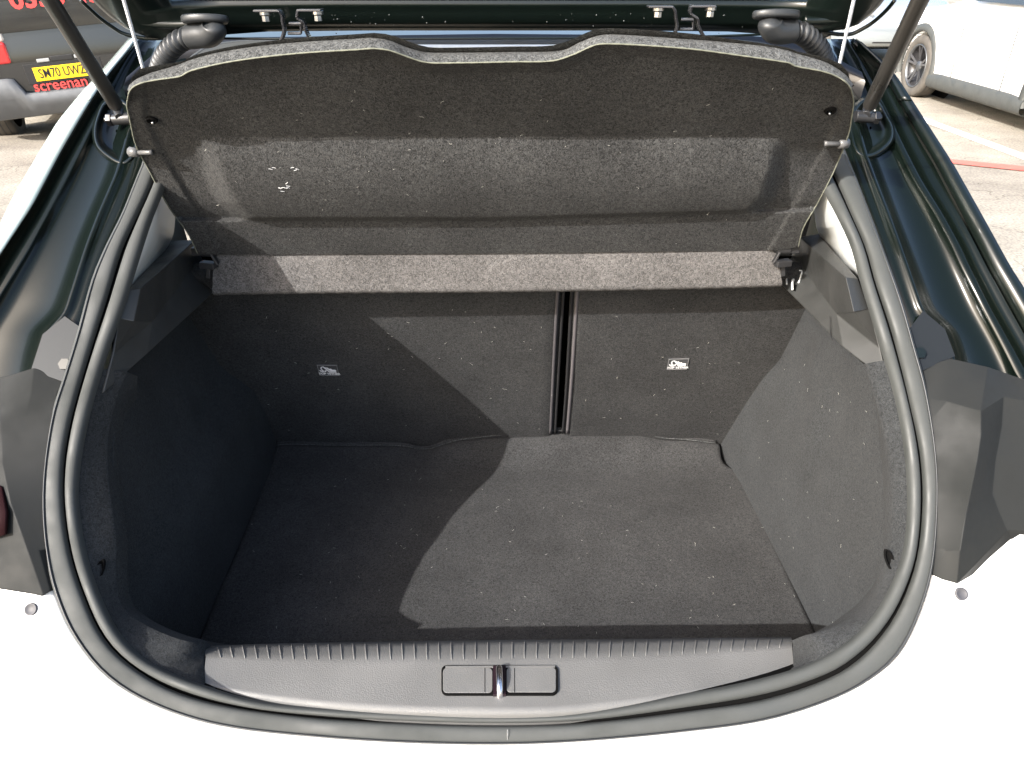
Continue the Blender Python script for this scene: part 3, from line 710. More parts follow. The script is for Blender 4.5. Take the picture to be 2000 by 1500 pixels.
# inner ridges of the frame seen top left / right
for pts in (((215,0),(240,25),(275,42),(330,48),(400,46)), ((1700,0),(1690,15),(1655,34),(1600,40),(1570,40))):
    P = smooth_poly([PT(u, v, -.001) for u, v in pts], 30); m_ = MB(); m_.tube(P, .006, 12); m_.build('pressed_ridge', M['black'], tailgate, smooth=True)
# water drops on the black frame
m_ = MB(); r_ = random.Random(5)
for q in range(70):
    u = r_.choice([r_.uniform(500, 760), r_.uniform(1100, 1460), r_.uniform(1600, 1700), r_.uniform(640, 1300)]); v = r_.uniform(22, 66)
    c = PT(u, v, .006 if 350 < u < 1560 else .0); rr = r_.uniform(.0003, .0011)
    rws = []
    for a in (0, 35, 65, 88):
        rws.append([c + (np.array([1.0, 0, 0]) * math.cos(t) + TD * math.sin(t)) * rr * math.cos(R(a)) + TN * rr * .7 * math.sin(R(a)) for t in np.linspace(0, 2*math.pi, 9)[:-1]])
    m_.grid(rws, closed_u=True)
tag(m_.build('water_drops', plain('water_drop', (.08, .09, .09), .05, coat=1), tailgate, smooth=True), kind='stuff')
# hinges
def hinge(du, dv):
    yh = 1.15
    def q(u, v, d=0.0): p = PT(u + du, v + dv, .02 + d); return p
    m_ = MB()
    for (u0, u1, v) in ((499, 546, 20.5), (583, 629, 19.5)):
        a, b = q(u0, v), q(u1, v); m_.box((a + b) / 2, (abs(b[0]-a[0]), .022, .0028), [[1,0,0],[0,1,0],[0,0,1]])
    for pts in (((546,21),(552,30),(553,42),(556,56),(553,70),(546,84)), ((583,21),(582,34),(595,44),(597,56),(602,68),(609,80))):
        P = smooth_poly([q(u, v, .004) for u, v in pts], 18)
        for a, b in zip(P[:-1], P[1:]):
            d = b - a; L = np.linalg.norm(d); d /= L; s_ = np.cross(d, [0, 1, 0]); s_ /= np.linalg.norm(s_)
            m_.box((a + b) / 2, (L * 1.2, .014, .0032), [d, [0, 1, 0], s_])
    m_.tube([q(564,46,.006), q(589,46,.006)], .0022, 8); m_.tube([q(562,65,.006), q(588,65,.006)], .0022, 8); m_.tube([q(588,46,.006), q(588,65,.006)], .0018, 8)
    h = m_.build('hinge', plain('hinge_paint', (.05, .05, .055), .25, coat=1) if 'hg' not in M else M['hg'], tailgate, bevel=.0006)
    M['hg'] = h.data.materials[0]
    for (u, v) in ((519, 31), (621, 30)):
        c = q(u, v, .004); m_ = MB(); m_.tube([c + np.array([0, 0, .006]), c + np.array([0, 0, .001])], .008, 12); m_.tube([c, c + np.array([0, 0, -.007])], .0055, 6)
        m_.build('hinge_bolt', M['metal'], h, bevel=.0004)
hinge(0, 0); hinge(766, -8)
# corrugated cable gaiters
def gaiter(flange, elbow, path, side):
    def q(p, d=.02): return PT(p[0], p[1], d)
    m_ = MB(); c = q(flange, .012); n_ = np.array([0, 0.25, 1.0]); n_ /= np.linalg.norm(n_); e1 = np.array([1.0, 0, 0]); e2 = np.cross(n_, e1)
    m_.grid([[c + e1 * math.cos(t) * .033 * k + e2 * math.sin(t) * .018 * k + n_ * h for t in np.linspace(0, 2*math.pi, 29)[:-1]] for k, h in ((.2, .004), (.96, .004), (1, .002), (1, -.003), (.93, -.0055), (.2, -.0055))], closed_u=True)
    g = m_.build('cable_gaiter', M['rubber2'], car, smooth=True)
    P = smooth_poly([q(p, d) for p, d in elbow], 30); m_ = MB()
    m_.tube(P, [.0165 * (math.sin(math.pi * min(.5, (k + .6) / 12)) if k < 6 else 1) for k in range(30)], 18); m_.build('elbow', M['rubber2'], g, smooth=True)
    P = smooth_poly([q(p, d) for p, d in path], 150); m_ = MB()
    m_.tube(P, [.0125 + .0030 * math.sin(2 * math.pi * k / 150 * 14) for k in range(150)], 18); m_.build('bellows', M['rubber2'], g, smooth=True)
gaiter((400, 37), [((417,40),.02),((419,55),.024),((408,68),.026),((388,70),.022),((372,72),.018)], [((380,70),.02),((352,80),.014),((328,102),.006),((314,128),-.004),((306,165),-.014)], -1)
gaiter((1516, 28), [((1505,32),.02),((1504,48),.024),((1514,61),.026),((1532,62),.022),((1548,60),.018)], [((1538,60),.02),((1563,64),.014),((1588,82),.006),((1604,104),-.004),((1613,140),-.014)], 1)
# gas struts
def strut(bot, top, ball, side):
    b = PA(bot[0], bot[1], .012); t = Py(top[0], top[1], 1.03); d = t - b; L = np.linalg.norm(d); d /= L
    m_ = MB(); m_.tube([b + d * .0, b + d * .004, b + d * (L + .25)], [.0075, .0105, .0105], 20); s = m_.build('gas_strut', M['rod'], car, bevel=.001)
    m_ = MB(); c = PA(*ball, .002); m_.tube([b + d * .01, b - d * .006, c + d * .004], [.0085, .0085, .0065], 14); 
    m_.tube([c + np.array([-side*.014, .004, .0]), c + np.array([side * .016, .004, -.002])], [.009, .0078], 14)
    m_.build('ball_socket', M['plasticd'], s, bevel=.001)
    m_ = MB(); e = c + np.array([side * .014, .004, -.002]); m_.tube([e, e + np.array([side * .008, 0, 0])], .010, 6); m_.tube([e, e + np.array([side * .012, 0, 0])], .005, 10)
    m_.build('ball_stud', M['blackm'], s, bevel=.0008)
strut((228, 208), (98, 0), (236, 232), -1)
strut((1698, 208), (1797, 0), (1690, 228), 1)

# ================================================================== BOOT FLOOR MAT
mat_o = None
backe = [(540,872),(560,870),(650,872),(760,872),(795,874),(815,879),(840,879),(862,871),(900,861),(1000,850),(1060,846),(1090,843),(1110,845),(1180,843),(1240,841),(1262,848),(1290,857),(1340,861),(1398,868)]
fl_l = [(544,876),(520,930),(470,1060),(430,1150),(395,1240),(375,1290)]
fl_r = [(1400,872),(1404,890),(1410,906),(1424,914),(1442,921),(1452,935),(1478,990),(1520,1078),(1560,1165),(1592,1235),(1615,1290)]
nu, nv = 120, 60
BE = smooth_poly(backe, nu + 1); FL = smooth_poly(fl_l, nv + 1); FR = smooth_poly(fl_r, nv + 1)
rows = [[Py(*BE[i], 1.352) + np.array([0, .004, .002]) for i in range(nu + 1)]]
bz = [max(0.0, Py(*BE[i], 1.352)[2] - .503) for i in range(nu + 1)]
for j in range(nv + 1):
    row = []
    for i in range(nu + 1):
        s = i / nu; u = FL[j][0] * (1 - s) + FR[j][0] * s; v = FL[j][1] * (1 - s) + FR[j][1] * s
        base = Pz(u, v + 6 * math.sin(math.pi * s) if j < 1 else v, .503)
        y = base[1]; f = max(0, (y - 1.27) / .08) if y > 1.27 else 0
        z = .503 + bz[i] * min(1, f) ** 2 * .8 + .0008 * math.sin(9 * s + y * 7) + .0006 * math.sin(23 * s - y * 15)
        row.append(Pz(u, v, z) if f < .01 else np.array([base[0], base[1], z]))
    rows.append(row)
m_ = MB(); m_.grid(rows)
mat_o = tag(m_.build('boot_mat', M['carpet'], smooth=True, solid=.006), 'dark grey felt mat lying flat on the boot floor, half in shadow', 'boot mat')
P = [np.array(rows[0][i]) + np.array([0, -.002, .001 * (i % 2)]) for i in range(0, nu + 1, 2)]; hem = MB(); hem.tube(P, .0011, 5); hem.build('mat_hem', M['felt_edge'], mat_o)
m_ = MB(); m_.grid([[(-.62, .58, .494), (.62, .58, .494)], [(-.62, 1.45, .494), (.62, 1.45, .494)]]); m_.build('floor_pan', M['wall'], car)

# ================================================================== PARCEL SHELF
PH = R(47.5); SD = np.array([0, -math.cos(PH), math.sin(PH)]); SHN = np.array([0, -math.sin(PH), -math.cos(PH)])
SH0 = Py(960, 495, 1.235)
def PH_(u, v, off=0.0): return Pp(u, v, SH0 + SHN * off, SHN)
shelf = tag(empty('parcel_shelf', tuple(SH0)), 'grey felt parcel shelf tilted up under the open tailgate, hanging on two white cords', 'parcel shelf')
T = [(252,180),(256,172),(270,163),(291,157),(315,153),(353,147),(371,137),(455,118),(577,103),(700,95),(730,93),(762,97),(790,107),(832,120),(895,121),(1000,119),(1080,117),(1119,105),(1157,88),(1175,84),(1245,86),(1350,94),(1405,101),(1541,121),(1552,127),(1615,140),(1650,157),(1662,172)]
Ls_ = [(252,180),(248,205),(252,224),(266,283),(290,329),(329,402),(367,455),(386,494)]
Rs_ = [(1662,172),(1667,196),(1664,224),(1657,262),(1629,332),(1597,395),(1569,444),(1559,482)]
B = [(386,494),(420,497),(650,496),(960,495),(1350,491),(1520,488),(1559,482)]
Tup = [(248,182),(254,167),(280,149),(332,130),(371,116),(420,102),(525,86),(700,74),(730,73),(762,79),(797,93),(832,101),(895,102),(1000,101),(1101,98),(1133,82),(1168,70),(1196,67),(1280,72),(1350,77),(1405,80),(1510,90),(1566,105),(1615,122),(1650,146),(1668,168)]
nu, nv = 260, 150
Tp = smooth_poly(T, nu + 1); Bp = smooth_poly(B, nu + 1); Lp = smooth_poly(Ls_, nv + 1); Rp = smooth_poly(Rs_, nv + 1)
def sstep(a, b, x):
    t = min(1, max(0, (x - a) / (b - a))); return t * t * (3 - 2 * t)
def disp(u, v):
    k = (u - 960) / 1000
    vt = 268 + 10 * k * k * 0; vb = 429 - 14 * k - 0; vb = 429 if u < 960 else 429 - (u - 960) * .030
    # left and right limits of the pad as functions of v
    ul = interp([(385, 300), (402, 345), (425, 395), (462, 430)], v, 1); ur = interp([(1536, 270), (1530, 330), (1512, 385), (1478, 418)], v, 1)
    side = sstep(ul - 8, ul + 42, u) * (1 - sstep(ur - 34, ur + 8, u))
    t = min(1, max(0, (v - vt) / (vb - vt)))
    up = .042 * math.sin(math.pi / 2 * t) ** .95
    fl = .026 * sstep(290, vb, v)
    h = up * side + fl * (1 - side)
    if v > vb - 8:
        low = .0355 + .018 * min(1, max(0, (v - vb) / (497 - vb))); k_ = sstep(vb - 5, vb + 4, v); h = h * (1 - k_) + low * k_
    # flank crease
    cr = interp([(1640, 230), (1604, 301), (1524, 448), (1500, 490)], v, 1); h += .003 * sstep(cr - 3, cr + 4, u)
    cl = interp([(283, 230), (318, 301), (408, 448), (430, 490)], v, 1); h += .003 * (1 - sstep(cl - 4, cl + 3, u))
    return h
rows = []
for j in range(nv + 1):
    t = j / nv; row = []
    for i in range(nu + 1):
        s = i / nu
        p = (1-t)*Tp[i] + t*Bp[i] + (1-s)*Lp[j] + s*Rp[j] - ((1-s)*(1-t)*Tp[0] + s*(1-t)*Tp[-1] + (1-s)*t*Bp[0] + s*t*Bp[-1])
        d = disp(p[0], p[1]); 
        dtop = np.linalg.norm(p - Tp[i]); d += .010 * (1 - sstep(0, 26, dtop)) 
        row.append(PH_(p[0], p[1], d))
    rows.append(row)
TOP3 = rows[0]
# felt band over the rear edge and the hidden upper side
Tu = smooth_poly(Tup, nu + 1)
# match by arc: nearest point of the upper silhouette
band = []
for i in range(nu + 1):
    a = TOP3[i]; j = int(np.clip(round(i), 0, nu)); c = PH_(Tu[j][0], Tu[j][1], -.016)
    # pick nearest silhouette sample in u
    j = int(np.argmin(abs(Tu[:, 0] - Tp[i][0]))) if 8 < i < nu - 8 else i; c = PH_(Tu[j][0], Tu[j][1], -.016)
    band.append([a, lerp(a, c, .3) + np.array([0, -.001, .003]), lerp(a, c, .7) + np.array([0, 0, .0025]), c, c + np.array([0, .012, -.004])])
m_ = MB(); m_.grid(rows); m_.build('panel', M['shelf'], shelf, smooth=True)
m_ = MB(); m_.grid(band); m_.build('edge_wrap', M['felt_edge'], shelf, smooth=True)
# back cover of the shelf (its upper side)
back = []
for j in range(0, nv + 1, 10):
    back.append([np.array(rows[j][i]) * 1.0 - SHN * (.020 + (disp(*((1-j/nv)*Tp[i] + j/nv*Bp[i])) * .6)) for i in range(0, nu + 1, 4)])
m_ = MB(); m_.grid(back); m_.build('top_cover', M['felt_edge'], shelf, smooth=True)
ends = []
for sidei in (0, nu):
    col = [rows[j][sidei] for j in range(0, nv + 1, 3)]; m_ = MB(); m_.grid([col, [p - SHN * .02 for p in col]]); m_.build('edge_wrap', M['felt_edge'], shelf)
# piping line right round
loop = [p + SHN * .0012 for p in TOP3[::2]]
loop = [rows[j][0] + SHN * .001 for j in range(nv, 0, -3)] + loop + [rows[j][nu] + SHN * .001 for j in range(0, nv + 1, 3)]
P = smooth_poly(loop, 400); m_ = MB(); n_ = len(P); m_.tube(P, [.0009 + .00015 * math.sin(k * 1.7) for k in range(n_)], 6); m_.build('piping', M['piping'], shelf, smooth=True)
# fixed front strip of the shelf, almost level
bt = [(414,571),(650,568),(960,566),(1300,561),(1528,555)]; tp = [(418,500),(650,498),(960,497),(1300,494),(1518,490)]
n_ = 160; Bt = smooth_poly(bt, n_); Tt = smooth_poly(tp, n_)
rws = []
for k in range(n_):
    a = PH_(Tt[k][0], Tt[k][1] - 3, .052) + np.array([0, .004, 0]); b = Py(Bt[k][0], Bt[k][1] + .5 * math.sin(k * 1.3), 1.125)
    rws.append([a + np.array([0, .03, .004]), a, lerp(a, b, .12) + np.array([0, 0, -.001]), lerp(a, b, .3) + np.array([0, 0, .002]), lerp(a, b, .6) + np.array([0, 0, .002]), lerp(a, b, .78), lerp(a, b, .80) + np.array([0, 0, -.0012]), lerp(a, b, .83), lerp(a, b, .95) + np.array([0, 0, .0006]), b, b + np.array([0, .003, -.006]), b + np.array([0, .05, -.006])])
m_ = MB(); m_.grid(rws); m_.build('hinge_strip', M['strip'], shelf, smooth=True)
# cords
for pts, y0 in (([(240, -6), (259, 66), (283, 146)], 0), ([(1669, -6), (1652, 66), (1635, 146)], 0)):
    e = PH_(pts[2][0], pts[2][1], -.02); tpt = PT(pts[0][0], pts[0][1], .05); tpt = Py(pts[0][0], pts[0][1], e[1] - .08)
    d = tpt - e; P = [e + d * k / 240 for k in range(0, 900)]
    m_ = MB(); m_.tube(P[:420], [.0017 + .0004 * math.sin(k * 1.15) for k in range(420)], 7); m_.build('cord', M['cord'], shelf, smooth=True)
# pins, eyelets and pivots
for (u, v, d) in ((284, 298, 1), (1624, 281, -1)):
    c = PH_(u, v, .006); m_ = MB(); m_.tube([c + np.array([-.012 * d, 0, 0]), c + np.array([.006*d, -.001, .0005]), c + np.array([.010 * d, -.001, .0005])], [.0032, .0032, .0040], 10)
    m_.tube([c + np.array([-.022 * d, .004, 0]), c + np.array([-.010 * d, 0, 0])], [.007, .006], 8); m_.build('pivot_pin', plain('pin_plastic', (.09, .09, .09), .35), shelf, smooth=True)
for (u, v) in ((296, 236), (1622, 218)):
    c = PH_(u, v, .0035); m_ = MB(); m_.grid([[c + (np.array([1.0, 0, 0]) * math.cos(t) * .0065 + SD * math.sin(t) * .0055) * k + SHN * h for t in np.linspace(0, 2*math.pi, 15)[:-1]] for k, h in ((1.2, -.002), (1, .0012), (.8, .001), (.6, -.004), (.05, -.004))], closed_u=True)
    m_.build('cord_eyelet', M['void'], shelf, smooth=True)
    m_ = MB(); m_.tube([c + SHN * -.002 + SD * -.003, c + SHN * .002 + SD * -.003], .0014, 8); m_.build('cord_knot', M['metal'], shelf, smooth=True)
def clip(px, d):
    cl = empty('hinge_clip', tuple(PH_(*px, .05))); c0 = wloc(cl)
    cl.parent = shelf; cl.location = tuple(c0 - wloc(shelf))
    m_ = MB(); m_.tube([c0 + np.array([-.011, 0, .004]), c0 + np.array([.011, 0, .004])], [.0095, .0095], 16)
    m_.tube([c0 + np.array([.006*d, -.002, .004]), c0 + np.array([.016*d, -.002, .004])], [.0065, .0055], 14)
    m_.build('clip_barrel', M['plasticd'], cl, bevel=.0012)
    m_ = MB(); m_.box(c0 + np.array([-.014*d, -.002, .004]), (.022, .010, .012)); m_.box(c0 + np.array([-.002*d, -.006, -.018]), (.026, .014, .010), Matrix.Rotation(.25*d, 3, 'Z'))
    m_.box(c0 + np.array([.006*d, -.002, .017]), (.005, .006, .016), Matrix.Rotation(.5*d, 3, 'Y')); m_.box(c0 + np.array([.010*d, -.006, -.008]), (.004, .010, .020), Matrix.Rotation(.35*d, 3, 'Y'))
    m_.box(c0 + np.array([-.006*d, -.002, -.032]), (.007, .006, .020), Matrix.Rotation(-.2*d, 3, 'Y'))
    m_.build('clip_bracket', M['plasticd'], cl, bevel=.0012)
clip((408, 494), 1); clip((1528, 490), -1)

# lint: loose fibres on the felt surfaces
def fibres(n, sampler, par, seed, rad=.00015, lmin=.002, lmax=.006, name='lint'):
    r = random.Random(seed); m_ = MB()
    for _ in range(n):
        p, nrm = sampler(r); nrm = np.array(nrm); a = np.cross(nrm, [0.3, .5, .8]); a /= np.linalg.norm(a); b = np.cross(nrm, a)
        t = r.uniform(0, 6.28); L = r.uniform(lmin, lmax) * (2.0 if r.random() < .06 else 1); P = [p + nrm * .0006]
        for k in range(3):
            t += r.uniform(-.9, .9); P.append(P[-1] + (a * math.cos(t) + b * math.sin(t)) * L / 3 + nrm * r.uniform(-.0001, .0003))
        m_.tube(P, rad, 3, caps=False)
    return tag(m_.build(name, M['lint'], par), kind='stuff')
fibres(90, lambda r: (Pz(r.uniform(470, 1560), r.uniform(900, 1240), .5035), (0, 0, 1)), mat_o, 1)
fibres(40, lambda r: (PS(r.uniform(480, 1080), r.uniform(600, 850), .0008), SN), seatL, 2, rad=.00018)
fibres(22, lambda r: (PS(r.uniform(1130, 1450), r.uniform(600, 850), .0008), SN), seatR, 3, rad=.00018)
def sh_s(r):
    i = r.randrange(20, nu - 20); j = r.randrange(20, nv - 4); return np.array(rows[j][i]), SHN
fibres(50, sh_s, shelf, 4, rad=.00015, lmax=.005)
def wl_s(r):
    y = r.uniform(.8, 1.25); z = r.uniform(.53, .9); return np.array([wall_x(1, y, z) - .001, y, z]), np.array([-1.0, 0, 0])
fibres(30, wl_s, wallR, 6, rad=.00012)
# the two white scraps on the pad
m_ = MB(); r = random.Random(9)
for (u, v, n) in ((525, 331, 2), (574, 330, 3), (548, 370, 6), (556, 362, 3)):
    for q in range(n):
        uu = u + r.uniform(-8, 8); vv = v + r.uniform(-4, 4); c = PH_(uu, vv, disp(uu, vv) + .0008); t = r.uniform(-.6, .6); P = [c]
        # keep on the ray of its pixel
        for k in range(3): t += r.uniform(-.7, .7); P.append(P[-1] + (np.array([1.0, 0, 0]) * math.cos(t) + SD * math.sin(t)) * .0018)
        m_.tube(P, .00027, 4, caps=False)
tag(m_.build('lint', M['wear'], shelf), kind='stuff')


# ================================================================== OTHER VEHICLES
def boolean_cut(o, cutters):
    for c in cutters:
        md = o.modifiers.new("b", 'BOOLEAN'); md.operation = 'DIFFERENCE'; md.object = c; md.solver = 'EXACT'
    dg = bpy.context.evaluated_depsgraph_get(); dg.update()
    me = bpy.data.meshes.new_from_object(o.evaluated_get(dg)); old = o.data; o.modifiers.clear(); o.data = me; me.name = old.name
    for c in cutters: bpy.data.objects.remove(c)
def cyl_x(c, r, w, seg=40):
    m_ = MB(); m_.tube([np.array(c) - np.array([w/2, 0, 0]), np.array(c) + np.array([w/2, 0, 0])], r, seg); return m_
def lathe_x(c, prof, seg=48, side=1):
    """prof: (distance outward along x, radius)"""
    m_ = MB(); c = np.array(c, float)
    m_.grid([[c + np.array([side * x, r * math.cos(t), r * math.sin(t)]) for t in np.linspace(0, 2*math.pi, seg + 1)[:-1]] for x, r in prof], closed_u=True); return m_
tyre_m = plain('tyre_rubber', (.075, .068, .058), .8, bump=.5, bscale=120, var=.2)
rim_m = plain('alloy_rim', (.12, .125, .13), .4, metal=.7); rimd_m = plain('rim_dark', (.02, .02, .022), .4)
clad_m = plain('grey_cladding', (.05, .053, .05), .55, bump=.2, bscale=300, var=.1)
win_m = plain('dark_car_glass', (.02, .024, .026), .05, coat=1)
plain_spoke = plain('spoke_grey', (.12, .12, .125), .3, metal=.6)
def wheel(parent, c, r, side, name='wheel'):
    """c: wheel centre at its outer face, in the vehicle's own space; side: +1 outward along +x"""
    w = lathe_x(c, [(-.20, r*.70), (-.205, r*.90), (-.19, r*.985), (-.15, r), (-.05, r), (-.015, r*.985), (.0, r*.93), (.004, r*.82), (-.004, r*.72), (-.02, r*.69)], 64, side)
    wh = w.build(name, tyre_m, parent, shift=False, smooth=True)
    g = MB()
    for k in range(3):
        x = -.16 + k * .05
        g.grid([[np.array(c) + np.array([side * xx, (r + .0012) * math.cos(t), (r + .0012) * math.sin(t)]) for t in np.linspace(0, 2*math.pi, 49)[:-1]] for xx in (x, x + .012)], closed_u=True)
    g.build('tread_groove', rimd_m, wh, shift=False)
    lathe_x(c, [(-.02, r*.70), (-.006, r*.70), (-.006, r*.66), (-.03, r*.65), (-.11, r*.62), (-.115, r*.1), (-.115, .001)], 48, side).build('rim', rimd_m, wh, shift=False, smooth=True)
    lathe_x(c, [(-.02, r*.71), (-.002, r*.705), (-.002, r*.66), (-.03, r*.65)], 48, side).build('rim_lip', rim_m, wh, shift=False, smooth=True)
    for k in range(5):
        a = 2 * math.pi * k / 5 + .3; sp = MB()
        for da, e in ((-.16, 1), (.16, 1)):
            p0 = np.array([0, math.cos(a + da * .5), math.sin(a + da * .5)]) * r * .14; p1 = np.array([0, math.cos(a + da), math.sin(a + da)]) * r * .67
            q0 = np.array(c) + p0 + np.array([-side * .045, 0, 0]); q1 = np.array(c) + p1 + np.array([-side * .02, 0, 0])
            d = q1 - q0; L = np.linalg.norm(d); d /= L; s_ = np.cross(d, [1, 0, 0]); s_ /= np.linalg.norm(s_)
            sp.box((q0 + q1) / 2, (L, .026, .016), [d, s_, np.cross(d, s_)])
        sp.build('spoke', rimd_m if k % 2 else plain_spoke, wh, shift=False, bevel=.003)
    lathe_x(c, [(-.05, r*.18), (-.035, r*.16), (-.03, .001)], 24, side).build('hub_cap', rim_m, wh, shift=False, smooth=True)
    return wh
def car_body(parent, length, halfw, mat, wheels, rw, roofh=1.5, cut=True):
    """lofted hatchback/crossover shell; local y forward, origin on the ground at the middle; wheels: y positions"""
    st = []
    L = length / 2
    prof = [(-1.0, .55, .95, .80), (-.985, .30, 1.05, .90), (-.93, .26, 1.25, .95), (-.80, .22, roofh - .08, .985), (-.5, .20, roofh, 1.0), (-.2, .20, roofh, 1.0), (.05, .20, roofh - .05, 1.0), (.28, .20, 1.12, 1.0), (.45, .20, 1.02, .995), (.7, .20, .97, .985), (.88, .22, .88, .95), (.965, .26, .78, .86), (1.0, .34, .66, .72)]
    ys = np.linspace(-1, 1, 61); P = np.array(prof); secs = []
    for y in ys:
        zb, zt, w = [float(np.interp(y, P[:, 0], P[:, k])) for k in (1, 2, 3)]
        W = halfw * w; sh = min(zt, .98 - .1 * (1 - abs(y)) * 0); green = zt > 1.0
        zs = min(.95, zt - .04)
        pts = [(0, zb), (W*.80, zb), (W*.93, zb + .03), (W*.985, zb + .12), (W, .52 if zs > .6 else zb + .15), (W*.995, .70 if zs > .8 else zs - .05), (W*.97, zs)]
        if green:
            k = (zt - .95); pts += [(W*.95, .955 + .02), (W*(.95 - .20 * min(1, k / .5) * .8), .95 + k * .80), (W*(.70), zt - .012), (0, zt)]
        else:
            pts += [(W*.93, zs + (zt - zs) * .6), (W*.75, zt - .012), (W*.5, zt - .004), (0, zt)]
        full = [(x, z) for x, z in pts] + [(-x, z) for x, z in pts[-2:0:-1]]
        secs.append([(x, y * L, z) for x, z in full])
    m_ = MB(); m_.grid(secs, closed_u=True); n = len(secs[0]); m_.F.append(tuple(range(n))[::-1]); b = (len(secs) - 1) * n; m_.F.append(tuple(b + k for k in range(n)))
    o = m_.build('body', mat, parent, shift=False, smooth=True)
    bm = bmesh.new(); bm.from_mesh(o.data); bmesh.ops.recalc_face_normals(bm, faces=bm.faces); bm.to_mesh(o.data); bm.free()
    cs = []
    for y in wheels:
        c = cyl_x((0, y, rw), rw + .045, 3.0, 48).build('cut', mat, None); c.parent = parent; cs.append(c)
    bpy.context.view_layer.update()
    boolean_cut(o, cs); o.data.polygons.foreach_set("use_smooth", [True] * len(o.data.polygons))
    # wheel-well lining
    for y in wheels:
        m_ = MB(); m_.grid([[(x, y + (rw + .046) * math.cos(t), rw + (rw + .046) * math.sin(t)) for t in np.linspace(-.4, math.pi + .4, 24)] for x in (-halfw * .95, halfw * .95)])
        m_.grid([[(x, y + k * math.cos(t), rw + k * math.sin(t)) for t in np.linspace(0, 2*math.pi, 25)] for x in (-halfw * .6,) for k in (.01, rw + .05)])
        m_.grid([[(x, y + k * math.cos(t), rw + k * math.sin(t)) for t in np.linspace(0, 2*math.pi, 25)] for x in (halfw * .6,) for k in (.01, rw + .05)])
        m_.build('wheel_well', M['void'], parent, shift=False)
    return o
def arch_clad(parent, x, y, rw, side, w=.075):
    rows = []
    for k, (dr, dx) in enumerate(((.040, -.03), (.042, .012), (.060, .018), (.042 + w, .012), (.046 + w, -.01))):
        rows.append([(x + side * dx, y + (rw + dr) * math.cos(t), rw + (rw + dr) * math.sin(t)) for t in np.linspace(-.30, math.pi + .30, 40)])
    m_ = MB(); m_.grid(rows); return m_.build('arch_cladding', clad_m, parent, shift=False, smooth=True)
def sill_clad(parent, x, y0, y1, side, za=.155, zb=.325):
    rows = []
    for dx, z in ((-.10, za), (-.02, za), (.022, za + .03), (.030, za + .09), (.020, zb - .02), (.004, zb), (-.03, zb + .004)):
        rows.append([(x + side * dx, y, z - (.018 * max(0, 1 - (min(abs(y - y0), abs(y - y1)) / .25)) if z > .3 else 0)) for y in np.linspace(y0, y1, 30)])
    m_ = MB(); m_.grid(rows); return m_.build('sill_cladding', clad_m, parent, shift=False, smooth=True)
# white crossover on the right, side-on
wc_y0 = 9.55; rw = .34
wcar = tag(empty('parked_car', (4.80 + .90, wc_y0 - 1.28, 0)), 'white car with grey wheel arch and sill cladding parked beyond the red line at right', 'car')
wb = car_body(wcar, 4.25, .90, M['white'], (1.28, -1.30), rw, 1.52)
for y in (1.28, -1.30):
    for sd in (-1, 1):
        wheel(wcar, (sd * .885, y, rw), rw, sd); arch_clad(wcar, sd * .888, y, rw, sd)
for sd in (-1, 1): sill_clad(wcar, sd * .885, -.93, .90, sd)
for sd in (-1, 1):   # door gaps, window band
    for y in (.42, -.52):
        m_ = MB(); m_.box((sd * .902, y, .64), (.004, .008, .62)); m_.build('door_gap', rimd_m, wcar, shift=False)
    m_ = MB(); m_.grid([[(sd * .868, -1.2, 1.07), (sd * .868, .45, 1.07)], [(sd * .775, -1.05, 1.38), (sd * .775, .10, 1.38)]]); m_.build('side_window', win_m, wcar, shift=False, solid=.004)
    m_ = MB(); m_.box((sd * .80, -2.08, .85), (.20, .08, .12)); m_.build('tail_light', plain('lamp_red', (.3, .02, .02), .15, coat=1), wcar, shift=False, bevel=.015)
    m_ = MB(); m_.box((sd * .72, 1.95, .70), (.30, .12, .10), Matrix.Rotation(-sd * .5, 3, 'Z')); m_.build('headlight', plain('lamp_clear', (.4, .42, .44), .08, coat=1), wcar, shift=False, bevel=.02)
    m_ = MB(); m_.box((sd * .6, .90, .19), (.02, .12, .10)); m_.build('mud_flap', clad_m, wcar, shift=False)
# silver car behind it, nose towards us
scar = tag(empty('parked_car', (5.95, 12.6 + 2.1, 0), (0, 0, math.pi)), 'silver grey car behind the white one, only its headlight corner showing beside the strut', 'car')
silver = plain('silver_paint', (.42, .47, .50), .22, metal=.55, coat=1.0)
car_body(scar, 4.2, .88, silver, (1.28, -1.28), .32, 1.47)
for y in (1.28, -1.28):
    for sd in (-1, 1): wheel(scar, (sd * .865, y, .32), .32, sd)
for sd in (-1, 1):
    c = np.array([sd * .60, 1.985, .70]); Rm = Matrix.Rotation(-sd * .55, 3, 'Z')
    m_ = MB()
    m_.grid([[c + np.array(Rm @ Vector((x * .20 * k, .03 * (1 - k) + .01, z * .062 * k + .012 * x))) for x, z in [(math.cos(t), math.sin(t) ) for t in np.linspace(0, 2*math.pi, 25)[:-1]]] for k in (1.12, 1.0, .6, .05)], closed_u=True)
    h = m_.build('headlight', plain('lens_clear', (.10, .11, .12), .06, coat=1), scar, shift=False, smooth=True)
    for q in (-.09, .0, .09):
        e = c + np.array(Rm @ Vector((q, .045, .012 * q / .2))); m_ = MB(); m_.tube([e, e + np.array(Rm @ Vector((0, .012, 0)))], [.030, .036], 16); m_.build('reflector', rim_m, h, shift=False)
m_ = MB(); m_.box((0, 2.06, .36), (.7, .05, .12)); m_.build('grille', rimd_m, scar, shift=False, bevel=.02)
m_ = MB(); m_.grid([[(-.74, .62, 1.06), (.74, .62, 1.06)], [(-.60, .12, 1.40), (.60, .12, 1.40)]]); m_.build('windscreen', win_m, scar, shift=False, solid=.004)

